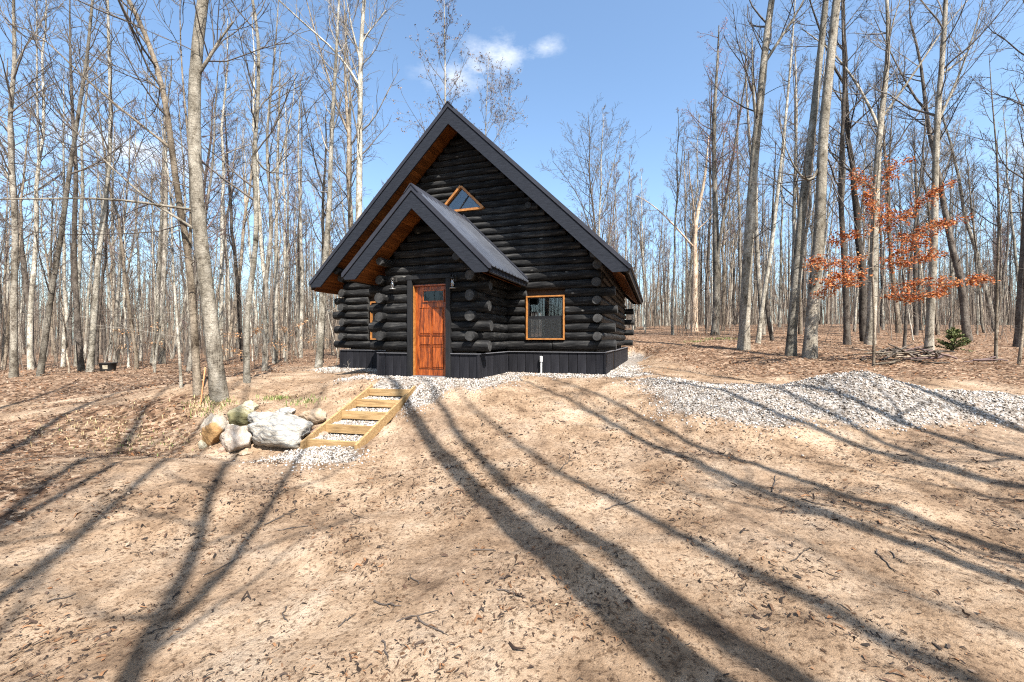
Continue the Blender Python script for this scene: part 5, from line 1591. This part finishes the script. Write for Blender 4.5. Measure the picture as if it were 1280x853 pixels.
# ------------------------------------------------------------------ loose ground cover
def scatter_leaves():
    rng = np.random.default_rng(99)
    n = 150000
    y = 1.2 * (45 / 1.2) ** rng.random(n); x = rng.uniform(-1.7, 1.7, n) * (y + .6)
    m = litter_mask(x, y)
    keep = rng.random(n) < np.clip(.02 + .95 * m ** 1.3, 0, 1) * sstep(.6, 7.5, y)
    keep &= house_dist(x, y) > .05
    x, y = x[keep], y[keep]; n = len(x)
    g = ground(x, y)
    a = rng.random(n) * 6.28
    s = rng.uniform(.011, .030, n)[:, None] * (.75 + .75 * sstep(4, 13, y))[:, None]
    tl = rng.normal(0, .35, (n, 2))
    A = np.column_stack([np.cos(a), np.sin(a), tl[:, 0]]); B = np.column_stack([-np.sin(a), np.cos(a), tl[:, 1]])
    c = np.column_stack([x, y, g + .006 + s[:, 0] * np.abs(tl).max(1)])
    up = np.array([[0, 0, 1]]) * s * rng.uniform(.0, .6, (n, 1))
    V = np.stack([c - A * s, c + B * s * .55 + up, c + A * s, c - B * s * .55 + up], 1).reshape(-1, 3)
    i = np.arange(n)[:, None] * 4
    F = np.concatenate([i + np.array([[0, 1, 2]]), i + np.array([[0, 2, 3]])])
    pal = np.array([(.15, .082, .045), (.22, .135, .08), (.09, .052, .03), (.29, .20, .135), (.25, .115, .05), (.055, .035, .025), (.35, .265, .19), (.18, .12, .085)])
    cc = pal[rng.integers(0, len(pal), n)] * rng.uniform(.7, 1.25, (n, 1))
    tag(obj('fallen_leaves', np_mesh('fallen_leaves', V, F, [M['leaf']], smooth=False, colors=np.repeat(cc, 4, 0))), 'dry brown leaves scattered over the sand and under the trees', 'leaves', kind='stuff')
    print('leaves', n)
scatter_leaves()

def scatter_debris():
    rng = np.random.default_rng(98)
    n = 92000
    y = 1.4 * (15 / 1.4) ** rng.random(n); x = rng.uniform(-1.6, 1.6, n) * (y + .4)
    cl = fbm(x * 1.8, y * 1.8, 44, 4)
    keep = (rng.random(n) < np.clip((cl - .37) * 4.2, .04, 1) * (.40 + .60 * sstep(2, 5, y))) & (house_dist(x, y) > .3)
    keep &= gravel_mask(x, y) < .5
    x, y = x[keep], y[keep]; n = len(x)
    g = ground(x, y)
    a = rng.random(n) * 6.28
    L = (rng.gamma(2.0, .0058, n) + .004)[:, None] * (.75 + .4 * sstep(2, 6, y))[:, None]; w = (L * rng.uniform(.10, .34, (n, 1))).clip(.0018, .008)
    A = np.column_stack([np.cos(a), np.sin(a), rng.normal(0, .12, n)]); B = np.column_stack([-np.sin(a), np.cos(a), rng.normal(0, .5, n)])
    c = np.column_stack([x, y, g + .005 + w[:, 0] * .5])
    bend = B * L * rng.normal(0, .35, (n, 1)) + np.array([[0, 0, 1]]) * L * rng.uniform(0, .5, (n, 1))
    V = np.stack([c - A * L - B * w, c - A * L + B * w, c + bend + B * w, c + bend - B * w, c + A * L + B * w * .5, c + A * L - B * w * .5], 1).reshape(-1, 3)
    i = np.arange(n)[:, None] * 6
    F = np.concatenate([i + np.array([[0, 1, 2, 3]]), i + np.array([[3, 2, 4, 5]])])
    pal = np.array([(.045, .028, .02), (.08, .046, .03), (.03, .021, .016), (.13, .075, .044), (.19, .10, .05), (.06, .042, .032)])
    cc = pal[rng.integers(0, len(pal), n)] * rng.uniform(.6, 1.3, (n, 1))
    tag(obj('bark_crumbs', np_mesh('bark_crumbs', V, F, [M['leaf']], smooth=False, colors=np.repeat(cc, 6, 0))), 'dark crumbs of bark, leaf and twig strewn over the sand', 'debris', kind='stuff')
    print('debris', n)
scatter_debris()

CUBE = np.array([(-1, -1, -1), (1, -1, -1), (1, 1, -1), (-1, 1, -1), (-1, -1, 1), (1, -1, 1), (1, 1, 1), (-1, 1, 1)], float)
CF = np.array([(0, 3, 2, 1), (4, 5, 6, 7), (0, 1, 5, 4), (1, 2, 6, 5), (2, 3, 7, 6), (3, 0, 4, 7)])
def stones(name, label, x, y, z, smin, smax, seed, pal):
    rng = np.random.default_rng(seed)
    n = len(x)
    s = (smin + (smax - smin) * rng.random(n) ** 2)[:, None, None]
    sh = rng.uniform(.55, 1.15, (n, 1, 3))
    V = CUBE[None] * sh * (1 + rng.normal(0, .22, (n, 8, 3)))
    ax = rng.normal(size=(n, 4)); ax /= np.linalg.norm(ax, axis=1)[:, None]
    w_, a_, b_, c_ = ax.T
    Rm = np.stack([np.stack([1 - 2 * (b_ * b_ + c_ * c_), 2 * (a_ * b_ - c_ * w_), 2 * (a_ * c_ + b_ * w_)], -1), np.stack([2 * (a_ * b_ + c_ * w_), 1 - 2 * (a_ * a_ + c_ * c_), 2 * (b_ * c_ - a_ * w_)], -1), np.stack([2 * (a_ * c_ - b_ * w_), 2 * (b_ * c_ + a_ * w_), 1 - 2 * (a_ * a_ + b_ * b_)], -1)], 1)
    V = np.einsum('nij,nkj->nki', Rm, V) * s * .62
    V = V + np.stack([x, y, z + s[:, 0, 0] * .25], -1)[:, None, :]
    F = (np.arange(n)[:, None, None] * 8 + CF[None]).reshape(-1, 4)
    cc = np.array(pal)[rng.integers(0, len(pal), n)] * rng.uniform(.75, 1.15, (n, 1))
    tag(obj(name, np_mesh(name, V.reshape(-1, 3), F, [M['stone']], smooth=False, colors=np.repeat(cc, 8, 0))), label, 'gravel', kind='stuff')
    print(name, n)
GP = [(.39, .365, .335), (.47, .445, .415), (.31, .28, .25), (.20, .175, .15), (.37, .315, .265), (.07, .057, .046), (.52, .50, .475), (.30, .245, .195), (.14, .11, .085)]
rng = np.random.default_rng(12)
n = 60000
x = rng.uniform(2.4, 10.5, n); y = rng.uniform(5.3, 9.6, n)
k = (rng.random(n) < sstep(.035, .16, pile(x, y) + (fbm(x * 1.3, y * 1.3, 21, 3) - .45) * .15)) & (house_dist(x, y) > .3)
k &= rng.random(n) < .5
x, y = x[k], y[k]
stones('gravel_heap', 'long low heap of pale crushed stone spread right of the cabin', x, y, ground(x, y), .007, .024, 1, GP)
n = 90000
s_ = rng.uniform(-5.6, 5.2, n); d_ = rng.uniform(-3.4, 4, n)
x = HX + s_ * CA + d_ * SA; y = HYW - s_ * SA + d_ * CA
k = (rng.random(n) < gravel_mask(x, y) * .75) & (house_dist(x, y) > .02) & (pile(x, y) < .06)
x, y = x[k][:15000], y[k][:15000]
u_, v_s = step_uv(x, y)
k = ~((u_ > -.1) & (u_ < STEP_L + .35) & (v_s > -.06) & (v_s < STEP_W + .06))
x, y = x[k], y[k]
stones('gravel_apron', 'thin apron of white crushed stone laid along the cabin skirting', x, y, ground(x, y), .008, .022, 2, GP)
# stones on the steps and at their foot
n = 5200
u_ = rng.uniform(.05, STEP_L * .94 + .3, n); v_s = rng.uniform(.06, STEP_W - .06, n)
fr = (u_ / (STEP_L * .235)) % 1
k = (fr > .14) | (u_ > STEP_L * .98); u_, v_s = u_[k], v_s[k]
z1 = STEP0[2] + step_top(u_) - .004
uf = rng.normal(-.32, .26, 3000); vf = rng.normal(.42, .36, 3000)
k = uf < -.05; uf, vf = uf[k], vf[k]
ub = rng.normal(1.75, .32, 1400); vb = STEP_W + .08 + np.abs(rng.normal(0, .28, 1400))
U = np.concatenate([u_, uf, ub]); Vv = np.concatenate([v_s, vf, vb])
x = STEP0[0] + U * SD[0] + Vv * SW[0]; y = STEP0[1] + U * SD[1] + Vv * SW[1]
zg = ground(x, y); zg[:len(z1)] = z1
stones('step_gravel', 'white crushed stone filling and spilling from the timber steps', x, y, zg, .008, .022, 3, GP)
